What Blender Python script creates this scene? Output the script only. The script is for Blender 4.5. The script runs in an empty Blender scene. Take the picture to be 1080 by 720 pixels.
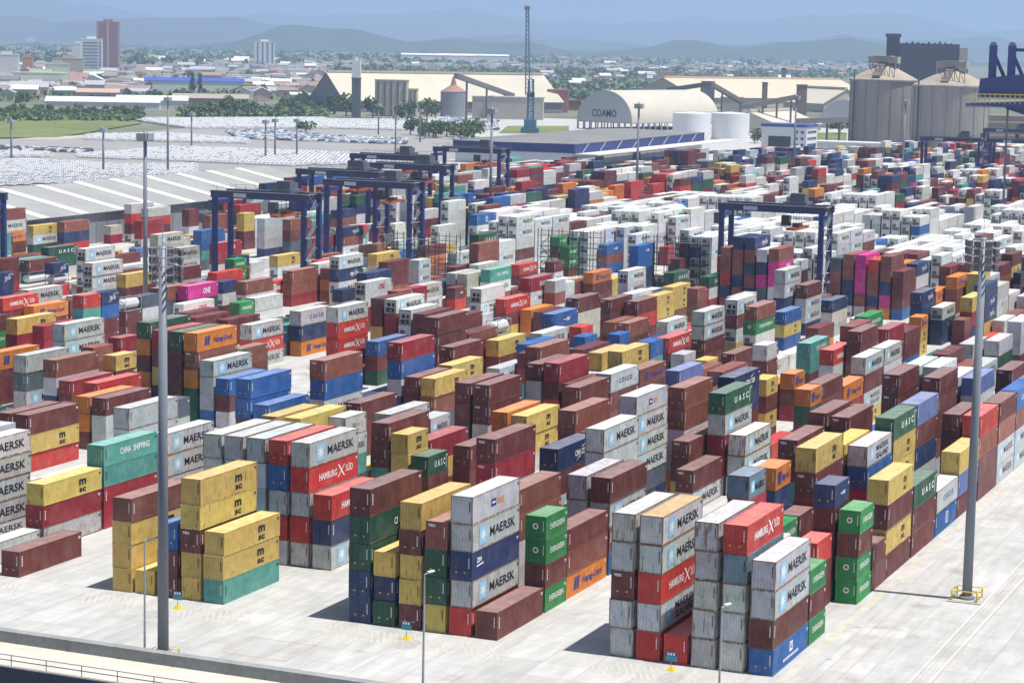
import bpy, math, random
import numpy as np
from mathutils import Vector, Matrix

S = bpy.context.scene
COL = S.collection
R = math.radians

# ------------------------------------------------------------------ camera
# yard axes: u runs along the container rows (world +X), v across them (world -Y)
F_PX, PIT, ROLL, YAW, CAMH, CU, CV = 2387.2, .1312, .0195, -.4034, 60.2983, -205.83, 76.757
cy_, sy_, cp_, sp_ = math.cos(YAW), math.sin(YAW), math.cos(PIT), math.sin(PIT)
A_FW = np.array([cy_*cp_, sy_*cp_, -sp_]); A_UP = np.array([cy_*sp_, sy_*sp_, cp_]); A_RT = np.array([-sy_, cy_, 0.])
A_CAM = np.array([CU, CV, CAMH])
cr_, sr_ = math.cos(ROLL), math.sin(ROLL)
def w3(p): return Vector((p[0], -p[1], p[2]))
cam = bpy.data.cameras.new('camera'); camo = bpy.data.objects.new('camera', cam); COL.objects.link(camo)
rt = w3(cr_*A_RT + sr_*A_UP); up = w3(cr_*A_UP - sr_*A_RT); fw = w3(A_FW)
M = Matrix((rt, up, -fw)).transposed().to_4x4(); M.translation = w3(A_CAM)
camo.matrix_world = M
cam.sensor_width = 36; cam.lens = F_PX/1080*36; cam.clip_start = 1; cam.clip_end = 90000
S.camera = camo
def at(px, py, z=0.):
    """photo pixel (1080x720) to yard point (u, v, z) on the level z"""
    a, b = px-540, py-360
    X = cr_*a+sr_*b; Y = -sr_*a+cr_*b
    d = A_RT*X/F_PX - A_UP*Y/F_PX + A_FW
    return A_CAM + (z-CAMH)/d[2]*d

# ------------------------------------------------------------------ light
SUN_EL, SUN_AZ = R(71.5), R(-90)        # the sun stands high over the +v side
w = bpy.data.worlds.new('World'); S.world = w; w.use_nodes = True
nt = w.node_tree; sky = nt.nodes.new('ShaderNodeTexSky'); sky.sky_type = 'NISHITA'; sky.sun_disc = False
sky.sun_elevation = SUN_EL; sky.sun_rotation = R(180); sky.air_density = 1.0; sky.dust_density = 1.6
bg = nt.nodes['Background']; bg.inputs[1].default_value = 0.06
nt.links.new(sky.outputs[0], bg.inputs[0])
sl = bpy.data.lights.new('sun', 'SUN'); sl.energy = 5.0; sl.angle = R(0.5); sl.color = (1.0, .965, .90)
so = bpy.data.objects.new('sun', sl); COL.objects.link(so)
so.rotation_euler = Vector((0.02, -math.cos(SUN_EL), math.sin(SUN_EL))).to_track_quat('Z', 'Y').to_euler()
S.view_settings.view_transform = 'Standard'; S.view_settings.look = 'None'
S.view_settings.exposure = 0.5; S.view_settings.gamma = 1.0
S.cycles.max_bounces = 5; S.cycles.diffuse_bounces = 3; S.cycles.glossy_bounces = 2; S.cycles.transmission_bounces = 2; S.cycles.volume_bounces = 1
S.cycles.caustics_reflective = False; S.cycles.caustics_refractive = False

# ------------------------------------------------------------------ materials
MATS = {}
def mat(name, col=(.5, .5, .5), rough=.6, spec=.3, metal=0., var=.12, scale=1.5, mode='flat', col2=None, amt=.5, stretch=(1, 1, 1)):
    """procedural surface: base colour broken up by two noises; mode 'obj' takes the object colour,
    mode 'attr' the face colour attribute, 'flat' a constant"""
    if name in MATS: return MATS[name]
    m = bpy.data.materials.new(name); m.use_nodes = True; MATS[name] = m
    t = m.node_tree; N = t.nodes; L = t.links; b = N['Principled BSDF']
    b.inputs['Roughness'].default_value = rough; b.inputs['Metallic'].default_value = metal
    b.inputs['Specular IOR Level'].default_value = spec
    tc = N.new('ShaderNodeTexCoord'); mp = N.new('ShaderNodeMapping'); mp.inputs['Scale'].default_value = stretch
    L.new(tc.outputs['Object'], mp.inputs[0])
    n1 = N.new('ShaderNodeTexNoise'); n1.inputs['Scale'].default_value = scale; n1.inputs['Detail'].default_value = 5; n1.inputs['Roughness'].default_value = .65
    L.new(mp.outputs[0], n1.inputs[0])
    if mode == 'obj':
        oi = N.new('ShaderNodeObjectInfo'); src = oi.outputs['Color']
    elif mode == 'attr':
        at_ = N.new('ShaderNodeAttribute'); at_.attribute_name = 'Col'; src = at_.outputs['Color']
    else:
        rgb = N.new('ShaderNodeRGB'); rgb.outputs[0].default_value = (*col, 1); src = rgb.outputs[0]
    if col2 is not None:
        mx = N.new('ShaderNodeMix'); mx.data_type = 'RGBA'
        cr = N.new('ShaderNodeValToRGB'); cr.color_ramp.elements[0].position = .5-amt*.35; cr.color_ramp.elements[1].position = .5+amt*.35
        n2 = N.new('ShaderNodeTexNoise'); n2.inputs['Scale'].default_value = scale*.23; n2.inputs['Detail'].default_value = 6
        L.new(mp.outputs[0], n2.inputs[0]); L.new(n2.outputs[0], cr.inputs[0])
        L.new(cr.outputs[0], mx.inputs['Factor']); L.new(src, mx.inputs['A']); mx.inputs['B'].default_value = (*col2, 1); src = mx.outputs['Result']
    mr = N.new('ShaderNodeMapRange'); mr.inputs[1].default_value = .25; mr.inputs[2].default_value = .75
    mr.inputs[3].default_value = 1-var; mr.inputs[4].default_value = 1+var; L.new(n1.outputs[0], mr.inputs[0])
    mu = N.new('ShaderNodeMix'); mu.data_type = 'RGBA'; mu.blend_type = 'MULTIPLY'; mu.inputs['Factor'].default_value = 1
    L.new(src, mu.inputs['A']); L.new(mr.outputs[0], mu.inputs['B'])
    L.new(mu.outputs['Result'], b.inputs['Base Color'])
    return m

def paint(name, mode, rusty=1.0):
    """container paint: the paint's own colour, sun-bleached patches, vertical rust streaks; per-object random"""
    m = bpy.data.materials.new(name); m.use_nodes = True; MATS[name] = m
    t = m.node_tree; N = t.nodes; L = t.links; b = N['Principled BSDF']
    b.inputs['Roughness'].default_value = .55; b.inputs['Specular IOR Level'].default_value = .35
    oi = N.new('ShaderNodeObjectInfo'); tc = N.new('ShaderNodeTexCoord')
    add = N.new('ShaderNodeVectorMath'); add.operation = 'ADD'
    sc = N.new('ShaderNodeVectorMath'); sc.operation = 'SCALE'; sc.inputs[0].default_value = (37, 53, 29)
    L.new(oi.outputs['Random'], sc.inputs['Scale']); L.new(tc.outputs['Object'], add.inputs[0]); L.new(sc.outputs[0], add.inputs[1])
    if mode == 'obj': src = oi.outputs['Color']; alpha = oi.outputs['Alpha']
    else:
        a = N.new('ShaderNodeAttribute'); a.attribute_name = 'Col'; src = a.outputs['Color']; alpha = a.outputs['Alpha']
    # bleaching and dirt
    n1 = N.new('ShaderNodeTexNoise'); n1.inputs['Scale'].default_value = .7; n1.inputs['Detail'].default_value = 6; n1.inputs['Roughness'].default_value = .7
    L.new(add.outputs[0], n1.inputs[0])
    mr = N.new('ShaderNodeMapRange'); mr.inputs[1].default_value = .3; mr.inputs[2].default_value = .7; mr.inputs[3].default_value = .74; mr.inputs[4].default_value = 1.2
    L.new(n1.outputs[0], mr.inputs[0])
    mu = N.new('ShaderNodeMix'); mu.data_type = 'RGBA'; mu.blend_type = 'MULTIPLY'; mu.inputs['Factor'].default_value = 1
    L.new(src, mu.inputs['A']); L.new(mr.outputs[0], mu.inputs['B'])
    # faded chalky paint
    n3 = N.new('ShaderNodeTexNoise'); n3.inputs['Scale'].default_value = .35; n3.inputs['Detail'].default_value = 4
    L.new(add.outputs[0], n3.inputs[0])
    r3 = N.new('ShaderNodeMapRange'); r3.inputs[1].default_value = .45; r3.inputs[2].default_value = .8; r3.inputs[3].default_value = 0; r3.inputs[4].default_value = .15
    L.new(n3.outputs[0], r3.inputs[0])
    m3 = N.new('ShaderNodeMix'); m3.data_type = 'RGBA'; m3.inputs['B'].default_value = (.45, .40, .36, 1)
    L.new(r3.outputs[0], m3.inputs['Factor']); L.new(mu.outputs['Result'], m3.inputs['A'])
    # rust: blotches drawn out downwards
    mp = N.new('ShaderNodeMapping'); mp.inputs['Scale'].default_value = (2.2, 2.2, .45); L.new(add.outputs[0], mp.inputs[0])
    n2 = N.new('ShaderNodeTexNoise'); n2.inputs['Scale'].default_value = 1.3; n2.inputs['Detail'].default_value = 8; n2.inputs['Roughness'].default_value = .72
    L.new(mp.outputs[0], n2.inputs[0])
    ar = N.new('ShaderNodeMath'); ar.operation = 'MULTIPLY_ADD'; ar.inputs[1].default_value = .14*rusty; ar.inputs[2].default_value = 0.0
    L.new(alpha, ar.inputs[0])
    sm = N.new('ShaderNodeMath'); sm.operation = 'ADD'; L.new(n2.outputs[0], sm.inputs[0]); L.new(ar.outputs[0], sm.inputs[1])
    r2 = N.new('ShaderNodeMapRange'); r2.inputs[1].default_value = .64; r2.inputs[2].default_value = .73; r2.inputs[3].default_value = 0; r2.inputs[4].default_value = .85
    L.new(sm.outputs[0], r2.inputs[0])
    m2 = N.new('ShaderNodeMix'); m2.data_type = 'RGBA'; m2.inputs['B'].default_value = (.17, .085, .04, 1)
    L.new(r2.outputs[0], m2.inputs['Factor']); L.new(m3.outputs['Result'], m2.inputs['A'])
    L.new(m2.outputs['Result'], b.inputs['Base Color'])
    return m
PAINT = paint('container_paint', 'obj'); PAINTF = paint('frame_paint', 'obj', 1.5); PAINTA = paint('stack_paint', 'attr')

# ------------------------------------------------------------------ mesh builder
class MB:
    def __init__(s): s.v = []; s.f = []; s.m = []; s.mi = 0
    def quad(s, *p):
        n = len(s.v); s.v += [tuple(q) for q in p]; s.f.append(tuple(range(n, n+len(p)))); s.m.append(s.mi)
    def box(s, x0, x1, y0, y1, z0, z1, bottom=True):
        n = len(s.v)
        s.v += [(x0,y0,z0),(x1,y0,z0),(x1,y1,z0),(x0,y1,z0),(x0,y0,z1),(x1,y0,z1),(x1,y1,z1),(x0,y1,z1)]
        fs = [(4,5,6,7),(0,1,5,4),(1,2,6,5),(2,3,7,6),(3,0,4,7)] + ([(3,2,1,0)] if bottom else [])
        s.f += [tuple(n+i for i in f) for f in fs]; s.m += [s.mi]*len(fs)
    def hexa(s, b, t):
        """8 corners: bottom ring b (ccw from above), top ring t"""
        n = len(s.v); s.v += [tuple(q) for q in b]+[tuple(q) for q in t]
        fs = [(4,5,6,7),(0,1,5,4),(1,2,6,5),(2,3,7,6),(3,0,4,7),(3,2,1,0)]
        s.f += [tuple(n+i for i in f) for f in fs]; s.m += [s.mi]*6
    def bar(s, a, b, wd, ht=None):
        """square bar from a to b"""
        a, b = Vector(a), Vector(b); d = (b-a).normalized(); ht = ht or wd
        u = d.cross(Vector((0,0,1)))
        if u.length < 1e-4: u = Vector((1,0,0))
        u.normalize(); q = u.cross(d)
        c = [(-1,-1),(1,-1),(1,1),(-1,1)]
        s.hexa([a+u*wd/2*i+q*ht/2*j for i,j in c], [b+u*wd/2*i+q*ht/2*j for i,j in c])
    def tube(s, a, b, r0, r1=None, n=12, cap=True):
        a, b = Vector(a), Vector(b); r1 = r0 if r1 is None else r1; d = (b-a).normalized()
        u = d.cross(Vector((0,0,1)))
        if u.length < 1e-4: u = Vector((1,0,0))
        u.normalize(); q = d.cross(u); k = len(s.v)
        for c, r in ((a, r0), (b, r1)):
            for i in range(n):
                t = 2*math.pi*i/n; s.v.append(tuple(c+u*math.cos(t)*r+q*math.sin(t)*r))
        for i in range(n):
            j = (i+1) % n; s.f.append((k+i, k+j, k+n+j, k+n+i)); s.m.append(s.mi)
        if cap:
            s.f.append(tuple(k+n+i for i in range(n))); s.m.append(s.mi)
            s.f.append(tuple(k+n-1-i for i in range(n))); s.m.append(s.mi)
    def ring(s, c, r, th, n=20):
        c = Vector(c); pts = [c+Vector((math.cos(2*math.pi*i/n)*r, math.sin(2*math.pi*i/n)*r, 0)) for i in range(n)]
        for i in range(n): s.bar(pts[i], pts[(i+1) % n], th)
    def mesh(s, name, mats):
        me = bpy.data.meshes.new(name); me.from_pydata(s.v, [], s.f)
        for m in (mats if isinstance(mats, (list, tuple)) else [mats]): me.materials.append(m)
        if any(s.m): me.polygons.foreach_set('material_index', s.m)
        me.validate(); me.update(); return me
    def build(s, name, mats, parent=None, **kw):
        return link(name, s.mesh(name, mats), parent, **kw)
def link(name, me, parent=None, loc=None, rz=0., color=None):
    o = bpy.data.objects.new(name, me); COL.objects.link(o)
    if parent is not None: o.parent = parent
    if loc is not None: o.location = loc
    if rz: o.rotation_euler = (0, 0, rz)
    if color is not None: o.color = color
    return o
def tag(o, label=None, cat=None, group=None, kind=None):
    if label: o['label'] = label
    if cat: o['category'] = cat
    if group: o['group'] = group
    if kind: o['kind'] = kind
    return o
def thing(name, label, cat, loc=(0,0,0), rz=0., group=None):
    o = bpy.data.objects.new(name, None); COL.objects.link(o); o.location = loc; o.rotation_euler = (0,0,rz); o.empty_display_size = .5
    return tag(o, label, cat, group)
def dup(root, loc, rz=0., label=None, scale=None, color=None):
    r = root.copy(); COL.objects.link(r); r.location = loc; r.rotation_euler = (0,0,rz)
    if label: r['label'] = label
    if scale: r.scale = scale
    if color is not None: r.color = color
    for ch in list(root.children):
        c = ch.copy(); COL.objects.link(c); c.parent = r
        for g in list(ch.children):
            d = g.copy(); COL.objects.link(d); d.parent = c
    return r
def setmats(me, ms):
    me.materials.clear()
    for m in ms: me.materials.append(m)
W3 = lambda u, v, z=0.: Vector((u, -v, z))

# ------------------------------------------------------------------ plain materials
dark = mat('dark_rubber', (.02, .02, .022), .8)
steel = mat('galvanised_steel', (.34, .36, .39), .45, .5, var=.1)
mastm = mat('mast_grey', (.20, .22, .26), .5, .4, var=.08)
white = mat('white_lettering', (.80, .80, .78), .6, var=.05)
ink = mat('dark_lettering', (.018, .02, .03), .6, var=.05)
navyink = mat('blue_lettering', (.03, .05, .22), .6, var=.05)
redink = mat('red_lettering', (.55, .05, .03), .6, var=.05)
skyblue = mat('pale_blue_emblem', (.30, .58, .78), .6, var=.08)
yellowp = mat('yellow_paint', (.62, .48, .04), .5)
blackm = mat('machinery_black', (.03, .03, .034), .6, var=.3)
cblue = mat('crane_blue', (.026, .042, .17), .5, .4, var=.2, scale=.4)
cgrey = mat('crane_grey', (.13, .14, .17), .6, var=.3, scale=.5)
glass = mat('dark_glass', (.03, .04, .05), .12, .6)
concrete = mat('pale_concrete', (.46, .45, .43), .85, .15, var=.14, scale=.5, col2=(.33, .325, .31), amt=.9)

# ------------------------------------------------------------------ setting: water, land, yard
def sheet(name, pts, z, m, kind='structure'):
    me = bpy.data.meshes.new(name); me.from_pydata([(p[0], -p[1], z) for p in pts], [], [tuple(range(len(pts)))])
    me.update(); me.materials.append(m)
    if me.polygons[0].normal.z < 0: me.flip_normals()
    o = link(name, me); o['kind'] = kind; return o
landm = mat('town_ground', (.20, .19, .16), .95, .1, var=.25, scale=.02, col2=(.10, .14, .06), amt=.5)
sheet('land', [(-29, -9000), (60000, -60000), (60000, 40000), (-29, 9000)], -.6, landm)
sheet('water', [(-9000, -30000), (-60, -30000), (-60, 30000), (-9000, 30000)], -4.2, mat('harbour_water', (.02, .035, .04), .12, .5, var=.1, scale=.1))
def yard_material():
    m = mat('yard_concrete', (.50, .495, .485), .85, .15, var=.10, scale=.35, col2=(.41, .41, .40), amt=.8)
    t = m.node_tree; N = t.nodes; L = t.links; b = N['Principled BSDF']
    src = b.inputs['Base Color'].links[0].from_socket
    tc = N.new('ShaderNodeTexCoord')
    # slab joints
    br = N.new('ShaderNodeTexBrick'); br.offset = 0; br.inputs['Scale'].default_value = 1; br.inputs['Mortar Size'].default_value = .045
    br.inputs['Brick Width'].default_value = 5; br.inputs['Row Height'].default_value = 5
    br.inputs['Color1'].default_value = (1, 1, 1, 1); br.inputs['Color2'].default_value = (.88, .88, .87, 1); br.inputs['Mortar'].default_value = (.72, .71, .70, 1)
    L.new(tc.outputs['Object'], br.inputs[0])
    mu = N.new('ShaderNodeMix'); mu.data_type = 'RGBA'; mu.blend_type = 'MULTIPLY'; mu.inputs['Factor'].default_value = 1
    L.new(src, mu.inputs['A']); L.new(br.outputs[0], mu.inputs['B'])
    # wheel-worn streaks along the lanes
    mp = N.new('ShaderNodeMapping'); mp.inputs['Scale'].default_value = (.12, .7, 1); L.new(tc.outputs['Object'], mp.inputs[0])
    n = N.new('ShaderNodeTexNoise'); n.inputs['Scale'].default_value = 1.2; n.inputs['Detail'].default_value = 5; L.new(mp.outputs[0], n.inputs[0])
    mr = N.new('ShaderNodeMapRange'); mr.inputs[1].default_value = .38; mr.inputs[2].default_value = .62; mr.inputs[3].default_value = .90; mr.inputs[4].default_value = 1.04
    L.new(n.outputs[0], mr.inputs[0])
    m2 = N.new('ShaderNodeMix'); m2.data_type = 'RGBA'; m2.blend_type = 'MULTIPLY'; m2.inputs['Factor'].default_value = 1
    L.new(mu.outputs['Result'], m2.inputs['A']); L.new(mr.outputs[0], m2.inputs['B'])
    # oil spots
    n4 = N.new('ShaderNodeTexNoise'); n4.inputs['Scale'].default_value = .16; n4.inputs['Detail'].default_value = 3; L.new(tc.outputs['Object'], n4.inputs[0])
    r4 = N.new('ShaderNodeMapRange'); r4.inputs[1].default_value = .64; r4.inputs[2].default_value = .74; r4.inputs[3].default_value = 0; r4.inputs[4].default_value = .45
    L.new(n4.outputs[0], r4.inputs[0])
    m4 = N.new('ShaderNodeMix'); m4.data_type = 'RGBA'; m4.inputs['B'].default_value = (.19, .18, .17, 1)
    L.new(r4.outputs[0], m4.inputs['Factor']); L.new(m2.outputs['Result'], m4.inputs['A'])
    # dark tyre tracks along the lanes
    mp5 = N.new('ShaderNodeMapping'); mp5.inputs['Scale'].default_value = (.03, .4, 1); mp5.inputs['Rotation'].default_value = (0, 0, .05); L.new(tc.outputs['Object'], mp5.inputs[0])
    n5 = N.new('ShaderNodeTexNoise'); n5.inputs['Scale'].default_value = 1.6; n5.inputs['Detail'].default_value = 3; n5.inputs['Distortion'].default_value = .6; L.new(mp5.outputs[0], n5.inputs[0])
    r5 = N.new('ShaderNodeMapRange'); r5.inputs[1].default_value = .58; r5.inputs[2].default_value = .70; r5.inputs[3].default_value = 0; r5.inputs[4].default_value = .16
    L.new(n5.outputs[0], r5.inputs[0])
    m5 = N.new('ShaderNodeMix'); m5.data_type = 'RGBA'; m5.inputs['B'].default_value = (.24, .23, .225, 1)
    L.new(r5.outputs[0], m5.inputs['Factor']); L.new(m4.outputs['Result'], m5.inputs['A'])
    L.new(m5.outputs['Result'], b.inputs['Base Color'])
    return m
YM = yard_material()
sheet('yard_pavement', [(-22, -700), (1500, -700), (1500, 140), (-22, 140)], 0, YM)
asph = mat('old_asphalt', (.25, .245, .24), .9, .15, var=.12, scale=.08, col2=(.30, .29, .28), amt=.9)
sheet('car_park_ground', [tuple(at(*p)[:2]) for p in ((-120, 262), (-120, 146), (60, 147), (200, 135), (470, 135), (530, 160), (330, 190))], .06, asph)
grassm = mat('meadow', (.11, .15, .045), .95, .1, var=.35, scale=.03, col2=(.19, .21, .08), amt=.9)
sheet('meadow_ground', [tuple(at(*p)[:2]) for p in ((-120, 146), (-120, 118), (120, 118), (150, 130), (60, 145))], .06, grassm)
sheet('lawn', [tuple(at(*p)[:2]) for p in ((838, 158), (850, 140), (893, 140), (893, 160))], .06, grassm)
sheet('verge', [tuple(at(*p)[:2]) for p in ((525, 141), (535, 133), (600, 133), (600, 141))], .06, grassm)
# painted lines on the apron (a few mm above the pavement)
linered = mat('faded_red_line', (.42, .27, .25), .8, var=.3, scale=.6)
lineyel = mat('faded_yellow_line', (.40, .355, .28), .8, var=.2, scale=.5, col2=(.5, .48, .44), amt=.9)
linewht = mat('faded_white_line', (.60, .60, .58), .8, var=.2)
ml = MB()
def strip(b, u0, u1, v0, v1, z=.004): b.quad((u0, -v0, z), (u0, -v1, z), (u1, -v1, z), (u1, -v0, z))
for v in (21.1, 22.9, 29.6, 31.35): ml.mi = 0; strip(ml, -20, 420, v-.045, v+.045)
for v in (29.3, 31.05): ml.mi = 2; strip(ml, -20, 70, v-.05, v+.05)
ml.mi = 1; strip(ml, -3, 420, 17.7, 18.6)
for k in (0, -1, -2, -3):
    strip(ml, -1.4, 300, 29.08*k-1.3, 29.08*k-1.1); strip(ml, -1.4, 300, 29.08*k+17.9, 29.08*k+18.1) if k else None
    for i in range(30):      # chevron hatching in front of each block
        v = 29.08*k-2+i*.7
        ml.quad((-6.4, -(v+2.2), .004), (-6.4, -(v+2.42), .004), (-1.8, -(v+.22), .004), (-1.8, -v, .004))
# marked box on the apron in front of the left aisle
ml.mi = 0
for (u0, u1, v0, v1) in ((-16.5, -16.4, -34.5, -27.5), (-10, -9.9, -34.5, -27.5), (-16.5, -9.9, -34.5, -34.35), (-16.5, -9.9, -27.65, -27.5)): strip(ml, u0, u1, v0, v1, .008)
o = ml.build('yard_markings', [linered, lineyel, linewht]); o['kind'] = 'structure'
mh = MB()
for (u, v, a, b_) in ((21.4, 25.6, 1.0, .75), (-4.6, 8.2, 2.0, 1.2), (-5.4, -19.6, 2.0, 1.2), (-6.5, -48.5, 2.0, 1.2), (9, 20.1, .5, .4), (22.6, 19.4, .6, .4)):
    n = 14; mh.quad(*[(u+a*math.cos(2*math.pi*i/n), -(v+b_*math.sin(2*math.pi*i/n)), .009) for i in range(n)])
o = mh.build('pavement_patches', mat('tar_patch', (.35, .34, .33), .8, var=.25, scale=1.5)); o['kind'] = 'structure'
# quay side: low wall, walkway, railing
walk = mat('cream_paving', (.55, .52, .45), .85, .15, var=.1, scale=.6, col2=(.47, .44, .38), amt=.8)
sheet('quay_walkway', [(-30.2, -300), (-23.1, -300), (-23.1, 300), (-30.2, 300)], .01, walk)
b = MB(); b.box(-23.1, -22.0, -300, 300, -.5, 1.15)
for i in range(100): b.box(-23.16, -23.1, -300+i*6, -300+i*6+.05, -.1, 1.1)
tag(b.build('parapet_wall', mat('weathered_concrete', (.30, .31, .31), .9, .1, var=.2, scale=1.3, col2=(.22, .23, .23), amt=.8)), 'long low grey concrete wall along the quay edge of the yard', 'wall')
b = MB(); b.box(-30.6, -30.2, -300, 300, -4.1, 0.05)
o = b.build('quay_edge', mat('quay_face', (.12, .12, .14), .9, var=.3)); o['kind'] = 'structure'
sheet('service_road', [(-60, -300), (-30.6, -300), (-30.6, 300), (-60, 300)], -4.1, mat('dark_road', (.07, .075, .10), .85, var=.3, scale=.5))
t = thing('railing', 'blue grey two bar steel railing on the quay walkway', 'railing', W3(-29.9, -40, 0))
rm = mat('railing_paint', (.22, .24, .33), .45, .4)
for z in (.55, 1.05):
    b = MB(); b.tube((0, -75, z), (0, 75, z), .05, n=8); b.build('rail', rm, t)
for i in range(38):
    b = MB(); b.tube((0, -74+i*4, .0), (0, -74+i*4, 1.05), .045, n=8); b.build('post', rm, t)

# far hills: rolling ridges with real depth
def ridge(name, az0, az1, dist, depth, hfun, m, n=140, rows=10):
    vs = []; fs = []
    for j in range(rows):
        tj = j/(rows-1); d = dist+depth*tj
        prof = math.sin(math.pi*min(1, tj*1.02))**.9
        for i in range(n):
            a = az0+(az1-az0)*i/(n-1)
            h = hfun(math.degrees(a))*prof*(1+.12*math.sin(a*90+j*1.7))
            edge = min(1, i/10, (n-1-i)/10)
            vs.append((CU+math.cos(a)*d, -(CV+math.sin(a)*d), -2+h*edge))
    for j in range(rows-1):
        for i in range(n-1):
            k = j*n+i; fs.append((k, k+1, k+n+1, k+n))
    me = bpy.data.meshes.new(name); me.from_pydata(vs, [], fs); me.update(); me.materials.append(m)
    for p in me.polygons: p.use_smooth = True
    o = link(name, me); o['kind'] = 'structure'; return o
hillm = mat('forested_hill', (.045, .065, .035), .95, .05, var=.3, scale=.002, col2=(.07, .085, .04), amt=.8)
def bump(x, c, w_, h): return h*math.exp(-((x-c)/w_)**2)
def pa(px): return math.degrees(math.atan2(px-540, F_PX))+math.degrees(YAW)      # bearing of a photo column
def wob(x, s): return sum(math.sin(x*f*s+f*3.1)/f for f in (1, 2.3, 4.1, 7.7, 13.3))
ridge('near_hills', R(-42), R(-6), 9500, 2600, lambda x: 14+bump(x, pa(345), 1.9, 88)+bump(x, pa(285), .9, 40)+bump(x, pa(480), 1.3, 48)+bump(x, pa(560), 1.0, 34)+bump(x, pa(715), 1.4, 62)+bump(x, pa(900), 1.7, 76)+bump(x, pa(815), 1.6, 40)+4*wob(x, 3.1), hillm)
ridge('middle_hills', R(-46), R(-2), 15000, 4000, lambda x: 75+26*wob(x, .9)+bump(x, pa(150), 4, 120)+bump(x, pa(1000), 3, 90), hillm)
ridge('mountains', R(-50), R(0), 23000, 9000, lambda x: 300+70*wob(x, .55)+bump(x, pa(60), 3.5, 80)+bump(x, pa(760), 5, 90), hillm, rows=14)

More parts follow.
